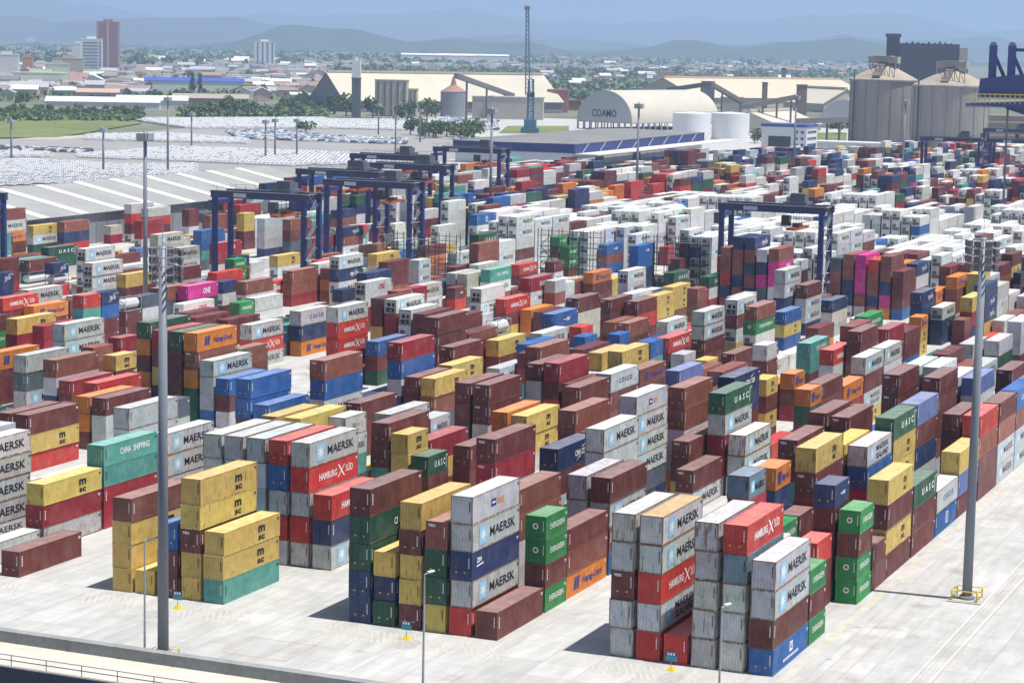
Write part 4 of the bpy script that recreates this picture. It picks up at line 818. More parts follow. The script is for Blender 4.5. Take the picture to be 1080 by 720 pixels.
def logo(code, L, H, dark_on_light):
    """lettering on the side that faces -Y; returns (lettering MB, emblem MB or None). x from -L/2"""
    b = MB(); e = MB(); y = -CW/2-.004; big = L > 8; hl = L/2; cz = H/2
    X = lambda f: -hl+f*L
    if code == 'M':
        put_text(b, 'MAERSK', X(.36), cz-.48, .98 if big else .72, 1, y, .028, fit=L*.54)
        x = X(.22); r = .95 if big else .62; rect(e, x-r, x+r, cz-r, cz+r, y, 4); star(e, x, cz, r*.82, y-.003, 0)
    elif code == 'S':
        put_text(b, 'MAERSK', X(.36), cz+.10, .72, 1, y, .02, fit=L*.50); put_text(b, 'SEALAND', X(.36), cz-.90, .72, 1, y, .02, fit=L*.50)
        x = X(.2); r = .8; rect(e, x-r, x+r, cz-r, cz+r, y, 4); star(e, x, cz, r*.8, y-.003, 0)
    elif code == 'H':
        put_text(b, 'HAMBURG', X(.20), cz-.42, .80, 0, y, .03, fit=L*.36); put_text(b, 'S\u00dcD', X(.74), cz-.36, .80, 0, y, .02, fit=L*.15)
        x = X(.65); s = L*.075
        poly(e, [(x-s, cz+.75), (x-s*.6, cz+.75), (x+s, cz-.75), (x+s*.6, cz-.75)], y, 0); poly(e, [(x+s*1.1, cz+.72), (x+s*.6, cz+.5), (x-s*1.1, cz-.78), (x-s*.7, cz-.72)], y-.002, 0)
    elif code == 'C':
        x = X(.60) if big else X(.42)
        put_text(b, 'm', x, cz-.02, 1.0, 1, y, .06, fit=1.5); put_text(b, 'sc', x+.02, cz-.90, .72, 1, y, .035, fit=1.45)
    elif code == 'X':
        put_text(b, 'CHINA', X(.30), cz-.30, .78, 0, y, .025, fit=L*.20); put_text(b, 'SHIPPING', X(.54), cz-.30, .78, 0, y, .025, fit=L*.31)
    elif code == 'L':
        put_text(b, 'Hapag-Lloyd', X(.40), cz-.42, .82, 2, y, .03, fit=L*.48)
        x = X(.24); poly(e, [(x-.75, cz-.7), (x-.1, cz-.7), (x+.15, cz+.7), (x-.5, cz+.7)], y, 2); poly(e, [(x+.05, cz-.7), (x+.7, cz-.7), (x+.95, cz+.7), (x+.3, cz+.7)], y-.002, 2)
    elif code == 'O': put_text(b, 'COSCO', X(.30), cz-.32, .72, 2 if dark_on_light else 0, y, .03, sp=1.5, fit=L*.46)
    elif code == 'A':
        put_text(b, 'UASC', X(.34), cz-.36, .84, 0, y, .03, sp=1.8, fit=L*.52); rect(b, X(.90), X(.915), .4, H-.4, y, 0)
    elif code == 'Q':
        put_text(b, 'CMA CGM', X(.46), cz-.34, .74, 0, y, .03, fit=L*.34)
        for sg in (1, -1):
            pts = [(X(.63)+sg*(.2+1.3*math.sin(t*.22)), cz+sg*(.58+.45*(1-math.cos(t*.25)))) for t in range(0, 7)]
            for i in range(6): poly(e, [pts[i], pts[i+1], (pts[i+1][0]+.05, pts[i+1][1]+.10), (pts[i][0]+.05, pts[i][1]+.16)], y, 0)
    elif code == 'E': put_text(b, 'EVERGREEN', X(.20), cz-.24, .62, 0, y, .012, fit=L*.66)
    elif code == 'N': put_text(b, 'ONE', X(.50), cz-.55, 1.15, 0 if not dark_on_light else 3, y, .06, fit=3.0)
    elif code == 'K': put_text(b, 'K', X(.42), cz-.45, .95, 0, y, .04); put_text(b, 'LINE', X(.52), cz-.38, .78, 0, y, .03, fit=L*.2)
    elif code == 'P':
        x = X(.48); s = .9 if big else .55
        rect(e, x-1.2*s, x+.2*s, cz-.42*s, cz+.42*s, y, 2); rect(e, x-.95*s, x-.05*s, cz-.12*s, cz+.12*s, y-.002, 0)
        for i in range(4): poly(e, [(x+(.45+i*.5)*s, cz-.30*s), (x+(.80+i*.5)*s, cz-.38*s), (x+(.95+i*.5)*s, cz+.38*s), (x+(.60+i*.5)*s, cz+.30*s)], y, 6 if dark_on_light else 0)
    elif code == 'J':
        x = X(.5); rect(e, x-.55, x+.55, cz-.15, cz+.85, y, 0); rect(e, x-.3, x+.3, cz+.12, cz+.3, y-.002, 2); rect(e, x-.3, x-.12, cz+.3, cz+.7, y-.002, 2); rect(e, x+.12, x+.3, cz+.3, cz+.7, y-.002, 2)
        for i in range(12): rect(b, X(.28)+i*.45, X(.28)+i*.45+.3, cz-.75, cz-.45, y, 0)
    elif code == 'Z': put_text(b, 'ZIM', X(.10), cz+.25, .5, 0, y, .03); poly(e, [(X(.10), cz-.2), (X(.24), cz-.1), (X(.24), cz+.08), (X(.10), cz-.02)], y, 0)
    elif code == 'B':
        x = X(.55)
        for dx in (-.5, .1):
            for i in range(10):
                a, c = i*.628, (i+1)*.628
                poly(e, [(x+dx+.55*math.cos(a), cz+.8*math.sin(a)), (x+dx+.55*math.cos(c), cz+.8*math.sin(c)), (x+dx+.38*math.cos(c), cz+.6*math.sin(c)), (x+dx+.38*math.cos(a), cz+.6*math.sin(a))], y, 0)
    # number and weight panels: small marks near the ends
    mk = 1 if dark_on_light else 0
    rect(b, hl-.42*1.6, hl-.42*1.6+.5, H-.55, H-.44, y, mk); rect(b, hl-.55, hl-.25, H-.72, H-.62, y, mk)
    if code in 'TXB' or code == '0':
        for i in range(5): rect(b, -hl+.42, -hl+.60, H-.75-i*.24, H-.58-i*.24, y, mk)
    return b, (e if e.v else None)
def end_marks(code, H, door, dark_on_light):
    """small marks on the end that faces the quay"""
    b = MB(); x = -.012 if not door else -.05; mk = 1 if dark_on_light else 0
    def er(y0, y1, z0, z1): b.quad((x, y1, z0), (x, y0, z0), (x, y0, z1), (x, y1, z1)); b.m[-1] = mk
    for i in range(8): er(-.95, -.84, H-.62-i*.14, H-.52-i*.14)         # vertical number strip
    if code == 'T' or code == 'x':
        v, f, wd = text_mesh('TEX', .26, .02); n = len(b.v); b.v += [(x-.01, .95-p[0]*1.25, H-.55+p[2]) for p in v]; b.f += [tuple(n+i for i in g) for g in f]; b.m += [mk]*len(f)
    if code == 'E':
        for i in range(16):
            a, c = i*math.pi/8, (i+1)*math.pi/8; b.quad(*[(x-.02, -r*math.cos(t), H-1.1+r*math.sin(t)) for r, t in ((.34, a), (.34, c), (.18, c), (.18, a))]); b.m[-1] = 0
    if door:
        for yy in (-.45, .5): b.quad(*[(x-.005, yy+.11, .75), (x-.005, yy-.11, .75), (x-.005, yy-.11, .9), (x-.005, yy+.11, .9)]); b.m[-1] = 5
    return b
LIGHT = 'sywct'
_lg = {}
def lmesh(code, L, H, c):
    dk = c in LIGHT; key = (code, L, H, dk)
    if key not in _lg:
        b, e = logo(code, L, H, dk); _lg[key] = (b.mesh('lettering', LM), e.mesh('emblem', LM) if e else None)
    return _lg[key]
def emesh(code, H, door, c):
    dk = c in 'sywc'; key = ('end', code if code in 'TE' else '0', H, door, dk)
    if key not in _lg: _lg[key] = end_marks(code, H, door, dk).mesh('end_lettering', LM)
    return _lg[key]
rnd = random.Random(5)
DEF = {'y': 'CCC0', 'o': 'LL0', 's': 'MM00P', 'e': 'E', 'w': 'MM00', 'p': 'N', 'g': 'A0', 't': 'X0', 'r': 'H00', 'n': 'QQ0', 'm': 'T000', 'b': '0T0', 'k': '0', 'u': '0B', 'l': '0', 'd': '0', 'c': '0'}
def parse(tok):
    """'sM' -> colour, logo, rust ; 'sr' very rusty; 'sd' blue grey"""
    c = tok[0]; rust = 0; code = None
    for ch in tok[1:]:
        if ch == 'r': rust = 1
        elif ch in 'dbg': rust = 0
        else: code = ch
    return c, code, rust, ('d' in tok[1:])
def tint(c, blue=False):
    q = PAL[c]; f = rnd.uniform(.86, 1.14); g = [rnd.uniform(.95, 1.05) for _ in range(3)]
    q = tuple(min(.85, a*f*b_) for a, b_ in zip(q, g))
    if blue: q = (.16, .24, .31)
    return q
ORD = ['first', 'second', 'third', 'fourth', 'fifth', 'sixth', 'seventh', 'eighth', 'ninth', 'tenth', 'eleventh', 'twelfth', 'thirteenth', 'fourteenth', 'fifteenth', 'sixteenth']
BLK = {0: 'right block', -1: 'middle block', -2: 'left block'}
stuff_boxes = []      # (u0, L, v0, z0, H, colour, rust, code) for everything too small to be its own object
indiv = []
def stackgeo(k, r, s, L, nhc, toks):
    Lm = 12.192 if L == 40 else 6.058; u0 = s*SL+.1; v0 = k*PER+r*PITCH; n = len(toks); z = .012
    out = []
    for i in range(n):                                   # from the ground up
        H = 2.896 if (L == 40 and i >= n-nhc) else 2.591
        out.append((toks[n-1-i], Lm, H, u0, v0, z)); z += H+.012
    return out
rows_seen = {}
TB = [ln.split() for ln in TABLE.strip().split('\n')]
GR = {}
for ln in GRID.strip().split('\n'):
    q = [int(x) for x in ln.split()]; GR[q[0], q[1]] = [tuple(q[i:i+3]) for i in range(2, len(q), 3)]
starts = {}
for t in TB: starts.setdefault((int(t[0]), int(t[1])), set()).add(int(t[2]))
for kr, st in GR.items():
    for s, n, ty in st: starts.setdefault(kr, set()).add(s)
for t in TB:
    k, r, s, L, nhc = map(int, t[:5]); toks = t[5].split('/'); mask = t[6]
    bay = sorted(starts[k, r]).index(s); n = len(toks)
    for i, (tok, Lm, H, u0, v0, z) in enumerate(stackgeo(k, r, s, L, nhc, toks)):
        lv = mask[n-1-i]; c, code, rust, blue = parse(tok)
        if code is None: code = rnd.choice({'s': 'M00', 'm': 'T00', 'y': 'C', 'o': 'L', 'e': 'E', 'w': 'MM0', 'b': '0T'}.get(c, '0'))
        q = tint(c, blue)
        if lv != '0' or c == 'K':
            indiv.append(dict(c=c, code=code, L=L, Lm=Lm, H=H, u=u0, v=v0, z=z, lv=lv, k=k, r=r, s=s, bay=bay, i=i, n=n, q=q, rust=rust, blue=blue,
                              below=toks[n-i][0] if i else None, above=toks[n-2-i][0] if i < n-1 else None))
        else: stuff_boxes.append((u0, Lm, v0, z, H, q, rust, code, c))
def weights(**kw): return [c for c, n in kw.items() for _ in range(n)]      # how often each paint colour occurs
FILLP = {'mix': weights(m=4, b=3, s=6, r=1, k=1, n=3, u=1, y=2, o=1, g=1, t=1, w=4, d=1),
         'reef': weights(w=22, s=1, m=1, u=1),
         'far': weights(w=8, s=3, m=5, b=2, n=4, u=1, r=1, k=1, o=1, y=1, g=1, t=1, d=1),
         'end': weights(w=12, s=2, m=2, b=1, n=1, u=1, r=1)}
for (k, r), st in GR.items():
    for s, n, ty in st:
        L = 40 if ty else 20
        zn = 'reef' if (52 <= s <= 81 and k >= -6) else ('mix' if s < 82 else ('far' if s < 150 else 'end'))
        base = random.Random(k*977+(s//6)*31+r//2).choice(FILLP[zn])
        toks = [base if rnd.random() < .45 else rnd.choice(FILLP[zn]) for _ in range(n)]
        for tok, Lm, H, u0, v0, z in stackgeo(k, r, s, L, n if ty == 2 else 0, toks):
            stuff_boxes.append((u0, Lm, v0, z, H, tint(tok), 0, rnd.choice(DEF.get(tok, '0')), tok))

# labels: what it looks like, then as much of its place as singles it out
def colname(d):
    c = d['c']; base = CNAME[c]
    if d['rust']: base = 'rusty '+base
    if d['blue']: base = 'faded blue grey'
    return base
def below_name(c): return CNAME[c]
def base_phrase(d):
    kind = 'short' if d['L'] == 20 else 'long'
    if d['c'] == 'K': return 'silver tank container in an open frame'
    rf = ' refrigerated' if d['c'] == 'w' else ''
    t = f"{kind} {colname(d)}{rf} container"
    if d['code'] in LDESC: t += f" with {LDESC[d['code']]}"
    return t
def tier_phrase(d):
    if d['n'] == 1: return 'standing alone on the ground'
    if d['i'] == d['n']-1: return f"topmost, on {below_name(d['below'])}"
    if d['i'] == 0: return f"lowest, under {below_name(d['above'])}"
    return f"between {below_name(d['above'])} and {below_name(d['below'])}"
def tier_short(d):
    if d['n'] == 1: return 'on the ground'
    if d['i'] == d['n']-1: return 'topmost'
    return ['lowest', 'second up', 'third up', 'fourth up', 'fifth up'][d['i']]
def place_phrase(d):
    return f"row {['one','two','three','four','five','six'][d['r']]}, {ORD[d['bay']] if d['bay'] < 16 else 'far'} stack back, {BLK.get(d['k'], ORD[-d['k']]+' block leftwards')}"
def place_words(d, lvl):
    b = BLK.get(d['k']) or ORD[-d['k']]+' block from right'
    rw = ORD[d['r']]+' row' if 0 < d['r'] < 5 else ('leftmost row' if d['r'] == 0 else 'rightmost row')
    return f"{ORD[min(15, d['bay'])]} stack of {rw}, {b}"
def uniq():
    from collections import Counter
    c1 = Counter(base_phrase(d) for d in indiv)
    c2 = Counter((base_phrase(d), tier_phrase(d)) for d in indiv)
    c3 = Counter((base_phrase(d), tier_short(d), d['k']) for d in indiv)
    for d in indiv:
        bp = base_phrase(d)
        if c1[bp] == 1: lab = bp+', '+tier_phrase(d)
        elif c2[bp, tier_phrase(d)] == 1: lab = bp+', '+tier_phrase(d)
        elif c3[bp, tier_short(d), d['k']] == 1: lab = bp+', '+tier_short(d)+', '+(BLK.get(d['k']) or ORD[-d['k']]+' block from right')
        else:
            lab = f"{'short ' if d['L'] == 20 else ''}{colname(d)} container, {tier_short(d)}, {place_words(d, 0)}"
        d['label'] = lab
uniq()
GROUPS = {'K': 'tank containers among the stacks', 'w': 'refrigerated containers in the stacks'}
def tank_container(d):
    t = thing('tank_container', d['label'], 'tank container', W3(d['u']+d['Lm']/2, d['v']+CW/2, d['z']), 0, GROUPS['K'])
    link('frame', c_frame(d['Lm'], d['H']), t, color=(.45, .46, .48, .3))
    b = MB(); hl = d['Lm']/2-.25; prof = [(-hl, .35), (-hl+.08, .75), (-hl+.3, 1.0), (-hl+.5, 1.08), (hl-.5, 1.08), (hl-.3, 1.0), (hl-.08, .75), (hl, .35)]
    for (x0, r0), (x1, r1) in zip(prof[:-1], prof[1:]): b.tube((x0, 0, 1.3), (x1, 0, 1.3), r0, r1, 24, cap=False)
    b.tube((-hl-.01, 0, 1.3), (-hl+.01, 0, 1.3), .36, n=24); b.tube((hl-.01, 0, 1.3), (hl+.01, 0, 1.3), .36, n=24)
    o = b.build('tank', mat('tank_shell', (.66, .67, .68), .35, .5, var=.1), t)
    for p in o.data.polygons: p.use_smooth = True
    b = MB(); b.box(-1, 1, -.3, .3, 2.36, 2.42); b.tube((0, 0, 2.3), (0, 0, 2.5), .25); b.build('walkway', steel, t)
def container(d):
    if d['c'] == 'K': return tank_container(d)
    L, H = d['Lm'], d['H']; c = d['c']; code = d['code']; q = d['q']; rst = 1.0 if d['rust'] else {'s': .38, 'c': .4, 'm': .45, 'y': .35}.get(c, .25)*rnd.uniform(.3, 2.0)
    t = thing('shipping_container' if c != 'w' else 'refrigerated_container', d['label'], 'container', W3(d['u']+L/2+rnd.uniform(-.12, .10), d['v']+CW/2+rnd.uniform(-.07, .07), d['z']), 0,
              GROUPS.get(c, 'shipping containers stacked in the yard'))
    door = c in 'mbkngud' and rnd.random() < .8 or (c in 'ro' and rnd.random() < .3)
    if c == 'w': door = True
    link('body', c_body(L, H, door), t, color=(*q, rst))
    bl = .10 if c in 'sw' else (.16 if c in 'yo' else .20)
    if d['s'] == 0 and d['k'] == 0 and d['r'] == 1 and d['i'] == d['n']-1: q_ = (.50, .33, .15)
    else: q_ = q
    rq = tuple(a*(1-bl)+bl*g_ for a, g_ in zip(q_, (.66, .62, .58))); link('roof', c_roof(L, H), t, color=(*rq, rst*(.55 if c == 's' and not d['rust'] else .7)))
    fq = q if c not in 'sw' else tuple(a*.55+.45*b_ for a, b_ in zip(q, (.40, .28, .16)))
    link('frame', c_frame(L, H), t, color=(*fq, min(1.5, rst+.6 if c == 's' else rst+.1)))
    if c == 'w':
        link('refrigeration_unit', c_reefer(H), t, loc=(-L/2+.06, 0, 0))
    elif door:
        for sd in (-1, 1):
            dr = link('door', c_door(H, sd), t, loc=(-L/2+.05, 0, 0), color=(*q, rst*.7))
            for yy in (.25, .85): link('lock_rod', c_rods(H), dr, loc=(0, sd*yy, 0), color=(*[a*.9+.02 for a in q], rst))
    me, em = lmesh(code, L, H, c)
    link('lettering', me, t)
    if em: link('emblem', em, t)
    if c != 'w': link('end_lettering', emesh(code, H, door, c), t, loc=(-L/2, 0, 0))
for d in indiv: container(d)

# every further container, too small in the picture to be told apart: one mass
def build_stuff():
    n = len(stuff_boxes); A = np.array([b[:5] for b in stuff_boxes])
    u0, v0, z0 = A[:, 0], A[:, 2], A[:, 3]; u1 = u0+A[:, 1]; v1 = v0+CW; z1 = z0+A[:, 4]-.02
    X = np.stack([u0, u1, u1, u0, u0, u1, u1, u0], 1); Y = -np.stack([v0, v0, v1, v1, v0, v0, v1, v1], 1); Z = np.stack([z0]*4+[z1]*4, 1)
    V = np.stack([X, Y, Z], -1).reshape(-1, 3)
    fq = np.array([(4,7,6,5), (0,3,7,4)[::-1], (3,2,6,7)[::-1], (0,4,5,1)[::-1], (1,5,6,2)[::-1]])
    # outward winding is not needed for shading here, faces are closed boxes
    Fc = (np.arange(n)[:, None, None]*8+fq[None]).reshape(-1, 4)
    colr = np.array([(*b[5], .9 if b[6] else .15) for b in stuff_boxes]); colf = np.repeat(colr, 5, 0); mi = np.zeros(len(Fc), int)
    V = list(map(tuple, V)); Fl = list(map(tuple, Fc)); colf = list(map(tuple, colf)); mi = list(mi)
    ro = random.Random(3)
    for (u, L, v, z, H, q, rust, code, c) in stuff_boxes:
        D = math.hypot(u-CU, v-CV)
        if c == 'w' and D < 1100:                       # cooling machinery on the quay-facing end
            for (a, b_, z0_, z1_, k) in ((.25, 2.2, .3, 1.1, 0), (.35, 1.3, 1.2, 2.0, 0)):
                n0 = len(V); x = u-.03; V += [(x, -(v+a), z+z0_), (x, -(v+b_), z+z0_), (x, -(v+b_), z+z1_), (x, -(v+a), z+z1_)]
                Fl.append((n0, n0+1, n0+2, n0+3)); colf.append((.13, .13, .135, 0)); mi.append(0)
        if D < 640 and code != '0':                     # the same lettering as on the near ones
            dk = c in LIGHT
            for me in lmesh(code, L, H, c):
                if me is None: continue
                n0 = len(V); dx, dy = u+L/2, -(v+CW/2)
                V += [(p.co.x+dx, p.co.y+dy, p.co.z+z) for p in me.vertices]
                for p in me.polygons: Fl.append(tuple(n0+i for i in p.vertices)); colf.append((1, 1, 1, 0)); mi.append(p.material_index+1)
    me = bpy.data.meshes.new('stacked_containers'); me.from_pydata(V, [], Fl)
    me.materials.append(PAINTA)
    for m in LM: me.materials.append(m)
    me.polygons.foreach_set('material_index', np.array(mi, dtype=np.int32))
    a = me.attributes.new('Col', 'FLOAT_COLOR', 'FACE'); a.data.foreach_set('color', np.array(colf, dtype=np.float32).ravel())
    me.update()
    o = link('stacked_containers', me); tag(o, 'far rows of stacked containers of many colours filling the yard to its end', 'containers', kind='stuff')
build_stuff()

# ------------------------------------------------------------------ light masts
def mast(px, py, label, cab=True, hgt=40.3, side=1, base=None, hi=True):
    p = at(px, py, hgt) if base is None else (base[0], base[1], 0)
    t = thing('light_mast', label, 'light mast', W3(p[0], p[1], 0), 0, 'tall floodlight masts of the terminal')
    b = MB(); b.tube((0,0,0), (0,0,hgt), .56, .38, 20 if hi else 8); b.tube((0,0,0), (0,0,.5), .85, .8, 20 if hi else 8); o = b.build('pole', mastm, t)
    for q in o.data.polygons: q.use_smooth = True
    if hi:
        for i in range(5):
            b = MB(); z = hgt-.2-i*.85; b.ring((0,0,z), 1.15, .09, 18)
            for a in range(4): b.bar((0,0,z), (1.15*math.cos(a*1.57+.4), 1.15*math.sin(a*1.57+.4), z), .07)
            b.build('ring_platform', steel, t)
        b = MB()
        for a in range(8):
            x, y = 1.15*math.cos(a*.785), 1.15*math.sin(a*.785); b.bar((x, y, hgt-3.6), (x, y, hgt-.2), .06)
        b.build('cage', steel, t)
        for i in range(4):
            for j in range(5):
                a = -1.35+j*.62+(1.57*side-1.57); z = hgt-.55-i*.85; x, y = 1.75*math.cos(a), 1.75*math.sin(a)
                b = MB(); c, s_ = math.cos(a), math.sin(a)
                b.hexa([(x-.3*s_-.15*c, y+.3*c-.15*s_, z-.3), (x+.3*s_-.15*c, y-.3*c-.15*s_, z-.3), (x+.34*s_+.15*c, y-.34*c+.15*s_, z-.42), (x-.34*s_+.15*c, y+.34*c+.15*s_, z-.42)],
                       [(x-.3*s_-.15*c, y+.3*c-.15*s_, z+.28), (x+.3*s_-.15*c, y-.3*c-.15*s_, z+.28), (x+.34*s_+.25*c, y-.34*c+.25*s_, z+.2), (x-.34*s_+.25*c, y+.34*c+.25*s_, z+.2)])
                b.bar((x*.62, y*.62, z), (x, y, z), .08); b.build('floodlight', mat('lamp_housing', (.13, .135, .14), .35, .6, var=.1), t)
        b = MB(); b.tube((0,0,hgt), (0,0,hgt+2.6), .04, .02, 6); b.build('lightning_rod', steel, t)
    else:
        b = MB(); b.box(-1.3, 1.3, -1.3, 1.3, hgt-2.2, hgt-1.9); b.box(-1.2, 1.2, -1.5, -1.2, hgt-1.9, hgt-.5); b.box(-1.6, -1.2, -1.2, 1.2, hgt-1.9, hgt-.5); b.build('lamp_head', steel, t)
    return t
def guard(u, v, label):
    t = thing('guard_rail', label, 'guard rail', W3(u, v, 0))
    c = [(-1.4, -1.4), (1.4, -1.4), (1.4, 1.4), (-1.4, 1.4)]
    for i in range(4):
        b = MB(); x, y = c[i]; b.tube((x, y, 0), (x, y, 1.25), .09, n=8); b.build('post', yellowp, t)
    for i in range(4):
        (x, y), (x2, y2) = c[i], c[(i+1) % 4]
        b = MB(); b.tube((x, y, 1.2), (x2, y2, 1.2), .06, n=8); b.tube((x, y, .65), (x2, y2, .65), .05, n=8); b.build('rail', yellowp, t)
    b = MB(); b.box(-1.9, 1.9, -1.9, 1.9, .002, .12); b.build('footing', concrete, t)
    return t
mast(0, 0, 'tall grey floodlight mast standing by the low wall on the left', base=(-19.8, -39.3), side=1)
mast(0, 0, 'tall grey floodlight mast standing on the open apron at right', base=(40.1, 27.3), side=-1)
guard(-19.8, -39.3, 'yellow guard rail around the foot of the left floodlight mast').scale = (.8, .8, .45)
guard(40.1, 27.3, 'yellow guard rail around the foot of the right floodlight mast')
mast(153, 138, 'thin grey floodlight mast rising in front of the striped shed roof', hi=False)
mast(519, 113, 'floodlight mast beside the left corner of the blue banded warehouse', hi=False)
mast(674, 108, 'floodlight mast in front of the domed grain store', hi=False)
mast(840, 100, 'floodlight mast beside the white and blue office block', hi=False)
mast(955, 105, 'floodlight mast in front of the concrete silos', hi=False)
for px, py in ((109, 182), (177, 183), (202, 157), (280, 168), (290, 166), (313, 166), (12, 170), (399, 142), (417, 160), (443, 150)):
    p = at(px, py); mast(0, 0, 'slim light mast standing among the rows of parked white cars', base=p, hgt=20 if px != 177 else 34, hi=False)
def lamp_post(u, v, label):
    t = thing('lamp_post', label, 'lamp post', W3(u, v, 0), 0, 'slim lamp posts along the quay wall')
    b = MB(); b.tube((0,0,0), (0,0,11.4), .13, .07, 10); b.build('pole', steel, t)
    b = MB(); b.bar((0,0,11.35), (.7,-.35,11.55), .09); b.build('arm', steel, t)
    b = MB(); b.hexa([(.45,-.02,11.42), (1.1,-.35,11.5), (.95,-.62,11.5), (.3,-.29,11.42)], [(.45,-.02,11.58), (1.1,-.35,11.62), (.95,-.62,11.62), (.3,-.29,11.58)]); b.build('lamp_head', mat('lamp_cover', (.7, .7, .68), .3, .5), t)
lamp_post(-20.6, -40.9, 'slim lamp post beside the thick left floodlight mast')
p = at(446, 731); lamp_post(p[0], p[1], 'slim lamp post before the middle front row of containers')
p = at(757, 772); lamp_post(p[0], p[1], 'slim lamp post before the silver stacks of the right block')
def block_sign(u, v, label):
    t = thing('block_sign', label, 'sign', W3(u, v, 0), 0, 'block number signs in front of the rows'); t.scale = (.58, .58, .62)
    b = MB(); b.hexa([(-.75,-.75,0), (.75,-.75,0), (.75,.75,0), (-.75,.75,0)], [(-.35,-.35,.55), (.35,-.35,.55), (.35,.35,.55), (-.35,.35,.55)]); b.build('base', yellowp, t)
    b = MB(); b.tube((0,0,.5), (0,0,1.7), .06, n=8); b.build('post', steel, t)
    b = MB(); b.box(-.05, .05, -.95, .95, 1.55, 2.35); b.build('panel', mat('sign_teal', (.05, .32, .36), .5, var=.1), t)
    b = MB(); b.box(-.05, .05, -.95, .95, 2.35, 3.0); b.build('top_panel', mat('sign_blue', (.02, .10, .28), .5, var=.1), t)
    b = MB()
    for i in range(3): b.box(-.07, -.05, -.65+i*.5, -.32+i*.5, 2.48, 2.88)
    b.build('lettering', white, t)
block_sign(-3.6, -20.6, 'blue and teal sign on yellow base before the middle block')
block_sign(-2.3, 7.4, 'blue and teal sign on yellow base before the right block')
block_sign(-3.6, -47.6, 'blue and teal sign on yellow base before the left block')

# ------------------------------------------------------------------ yard cranes
def rtg_parts():
    t = thing('gantry_crane', '', 'crane', (0,0,0), 0, 'blue rubber tyred gantry cranes over the stacks')
    Wd, Bs, Ht = 24.6, 7.6, 23.2
    for x in (0, Bs):
        for v in (0, Wd):
            b = MB(); b.hexa([(x-.5,-v-.65,1.9), (x+.5,-v-.65,1.9), (x+.5,-v+.65,1.9), (x-.5,-v+.65,1.9)], [(x-.5,-v-.55,Ht-1.6), (x+.5,-v-.55,Ht-1.6), (x+.5,-v+.55,Ht-1.6), (x-.5,-v+.55,Ht-1.6)]); b.build('leg', cblue, t)
        b = MB(); b.box(x-.55, x+.55, -Wd-.9, .9, Ht-1.6, Ht)
        g = b.build('girder', mat('girder_blue', (.05, .06, .14), .5, .4, var=.25, scale=.4), t)
        b = MB(); b.box(x-.75, x+.75, -Wd-1, 1, Ht, Ht+.12)
        for i in range(10): b.bar((x+(.7 if x else -.7), -Wd-.9+i*2.72, Ht), (x+(.7 if x else -.7), -Wd-.9+i*2.72, Ht+1.1), .07)
        b.bar((x+(.7 if x else -.7), -Wd-.9, Ht+1.1), (x+(.7 if x else -.7), .9, Ht+1.1), .07); b.build('walkway', cgrey, g)
        if not x:
            b = MB(); b.box(-.58, -.55, -9, -5.5, Ht-1.3, Ht-.35); b.build('sign_plate', mat('pale_plate', (.6, .62, .66), .5), g)
    for v in (0, Wd):
        b = MB(); b.box(-2.2, Bs+2.2, -v-.6, -v+.6, 1.2, 2.2); s_ = b.build('sill_beam', cblue, t)
        for x in (-1.7, -.3, Bs+.3, Bs+1.7):
            b = MB(); b.tube((x, -v-.35, .75), (x, -v+.35, .75), .74, n=16); b.build('wheel', dark, s_)
        b = MB(); b.box(-.3, Bs+.3, -v-.4, -v+.4, Ht-3.2, Ht-2.2); b.build('tie_beam', cblue, t)
    b = MB(); b.box(.8, Bs-.8, -20.5, -14.8, Ht+.15, Ht+.9); b.box(1.2, 3.6, -20, -16.5, Ht+.9, Ht+3); b.box(4.2, 6.6, -19.4, -15.4, Ht+.9, Ht+2.4)
    for i in range(5): b.tube((1.4+i*1.1, -15.6, Ht+.9), (1.4+i*1.1, -15.6, Ht+2.2), .14, n=6)
    tr = b.build('trolley', cgrey, t)
    b = MB(); b.box(-.2, 1.5, -16.8, -14.8, Ht-4.6, Ht-2.2); b.build('cabin', glass, tr)
    b = MB(); b.box(-2.3, Bs+2.3, -18.9, -16.6, 17.6, 18.2); b.box(2.5, 5, -18.6, -16.8, 18.2, 19)
    for x in (2.6, 4.8):
        for y in (-18.4, -17): b.tube((x, y, 19), (x, y, Ht), .05, n=5)
    b.build('spreader', mat('spreader_red', (.5, .12, .04), .5, var=.2), tr)
    b = MB(); b.box(1.2, Bs-1.2, -Wd-2.4, -Wd-.7, 2.4, 5.4); b.build('engine_house', cgrey, t)
    b = MB(); b.box(.6, 3.4, .65, 2.2, Ht-5, Ht-2.4); b.build('electric_house', cgrey, t)
    # stair flights up the right-hand leg
    b = MB(); z = 2.4; k = 0
    while z < Ht-2:
        a, c = (-.2, 3.4) if k % 2 == 0 else (3.4, -.2)
        for yy in (-Wd-1.35, -Wd-.8): b.bar((a, yy, z), (c, yy, z+2.6), .12)
        b.box(min(a, c)-.7 if k % 2 else c-.1, max(a, c)+.1 if k % 2 else c+.8, -Wd-1.5, -Wd-.7, z+2.6, z+2.68)
        b.bar((a, -Wd-1.35, z+1), (c, -Wd-1.35, z+3.6), .07); z += 2.6; k += 1
    b.build('stairway', mat('stair_grey', (.30, .31, .33), .5), t)
    return t
RT = [(-7, 272, 'near the striped shed, over the fifth aisle'), (-3, 312, 'standing before the white refrigerated stacks'), (-5, 772, 'in front of the right concrete silo'),
      (-8, 368, 'second from left, its beam before the shed end'), (-7, 330, 'closest to the camera in the cluster of cranes'), (-9, 458, 'with its beam highest at the cluster left'),
      (-8, 412, 'in the middle of the dense crane cluster'), (-9, 522, 'at the right end of the dense crane cluster'), (-5, 905, 'at the far right beneath the ship crane'),
      (-4, 775, 'cut by the right edge below the ship crane'), (-9, 225, 'of which one leg shows at the left edge')]
rt0 = None
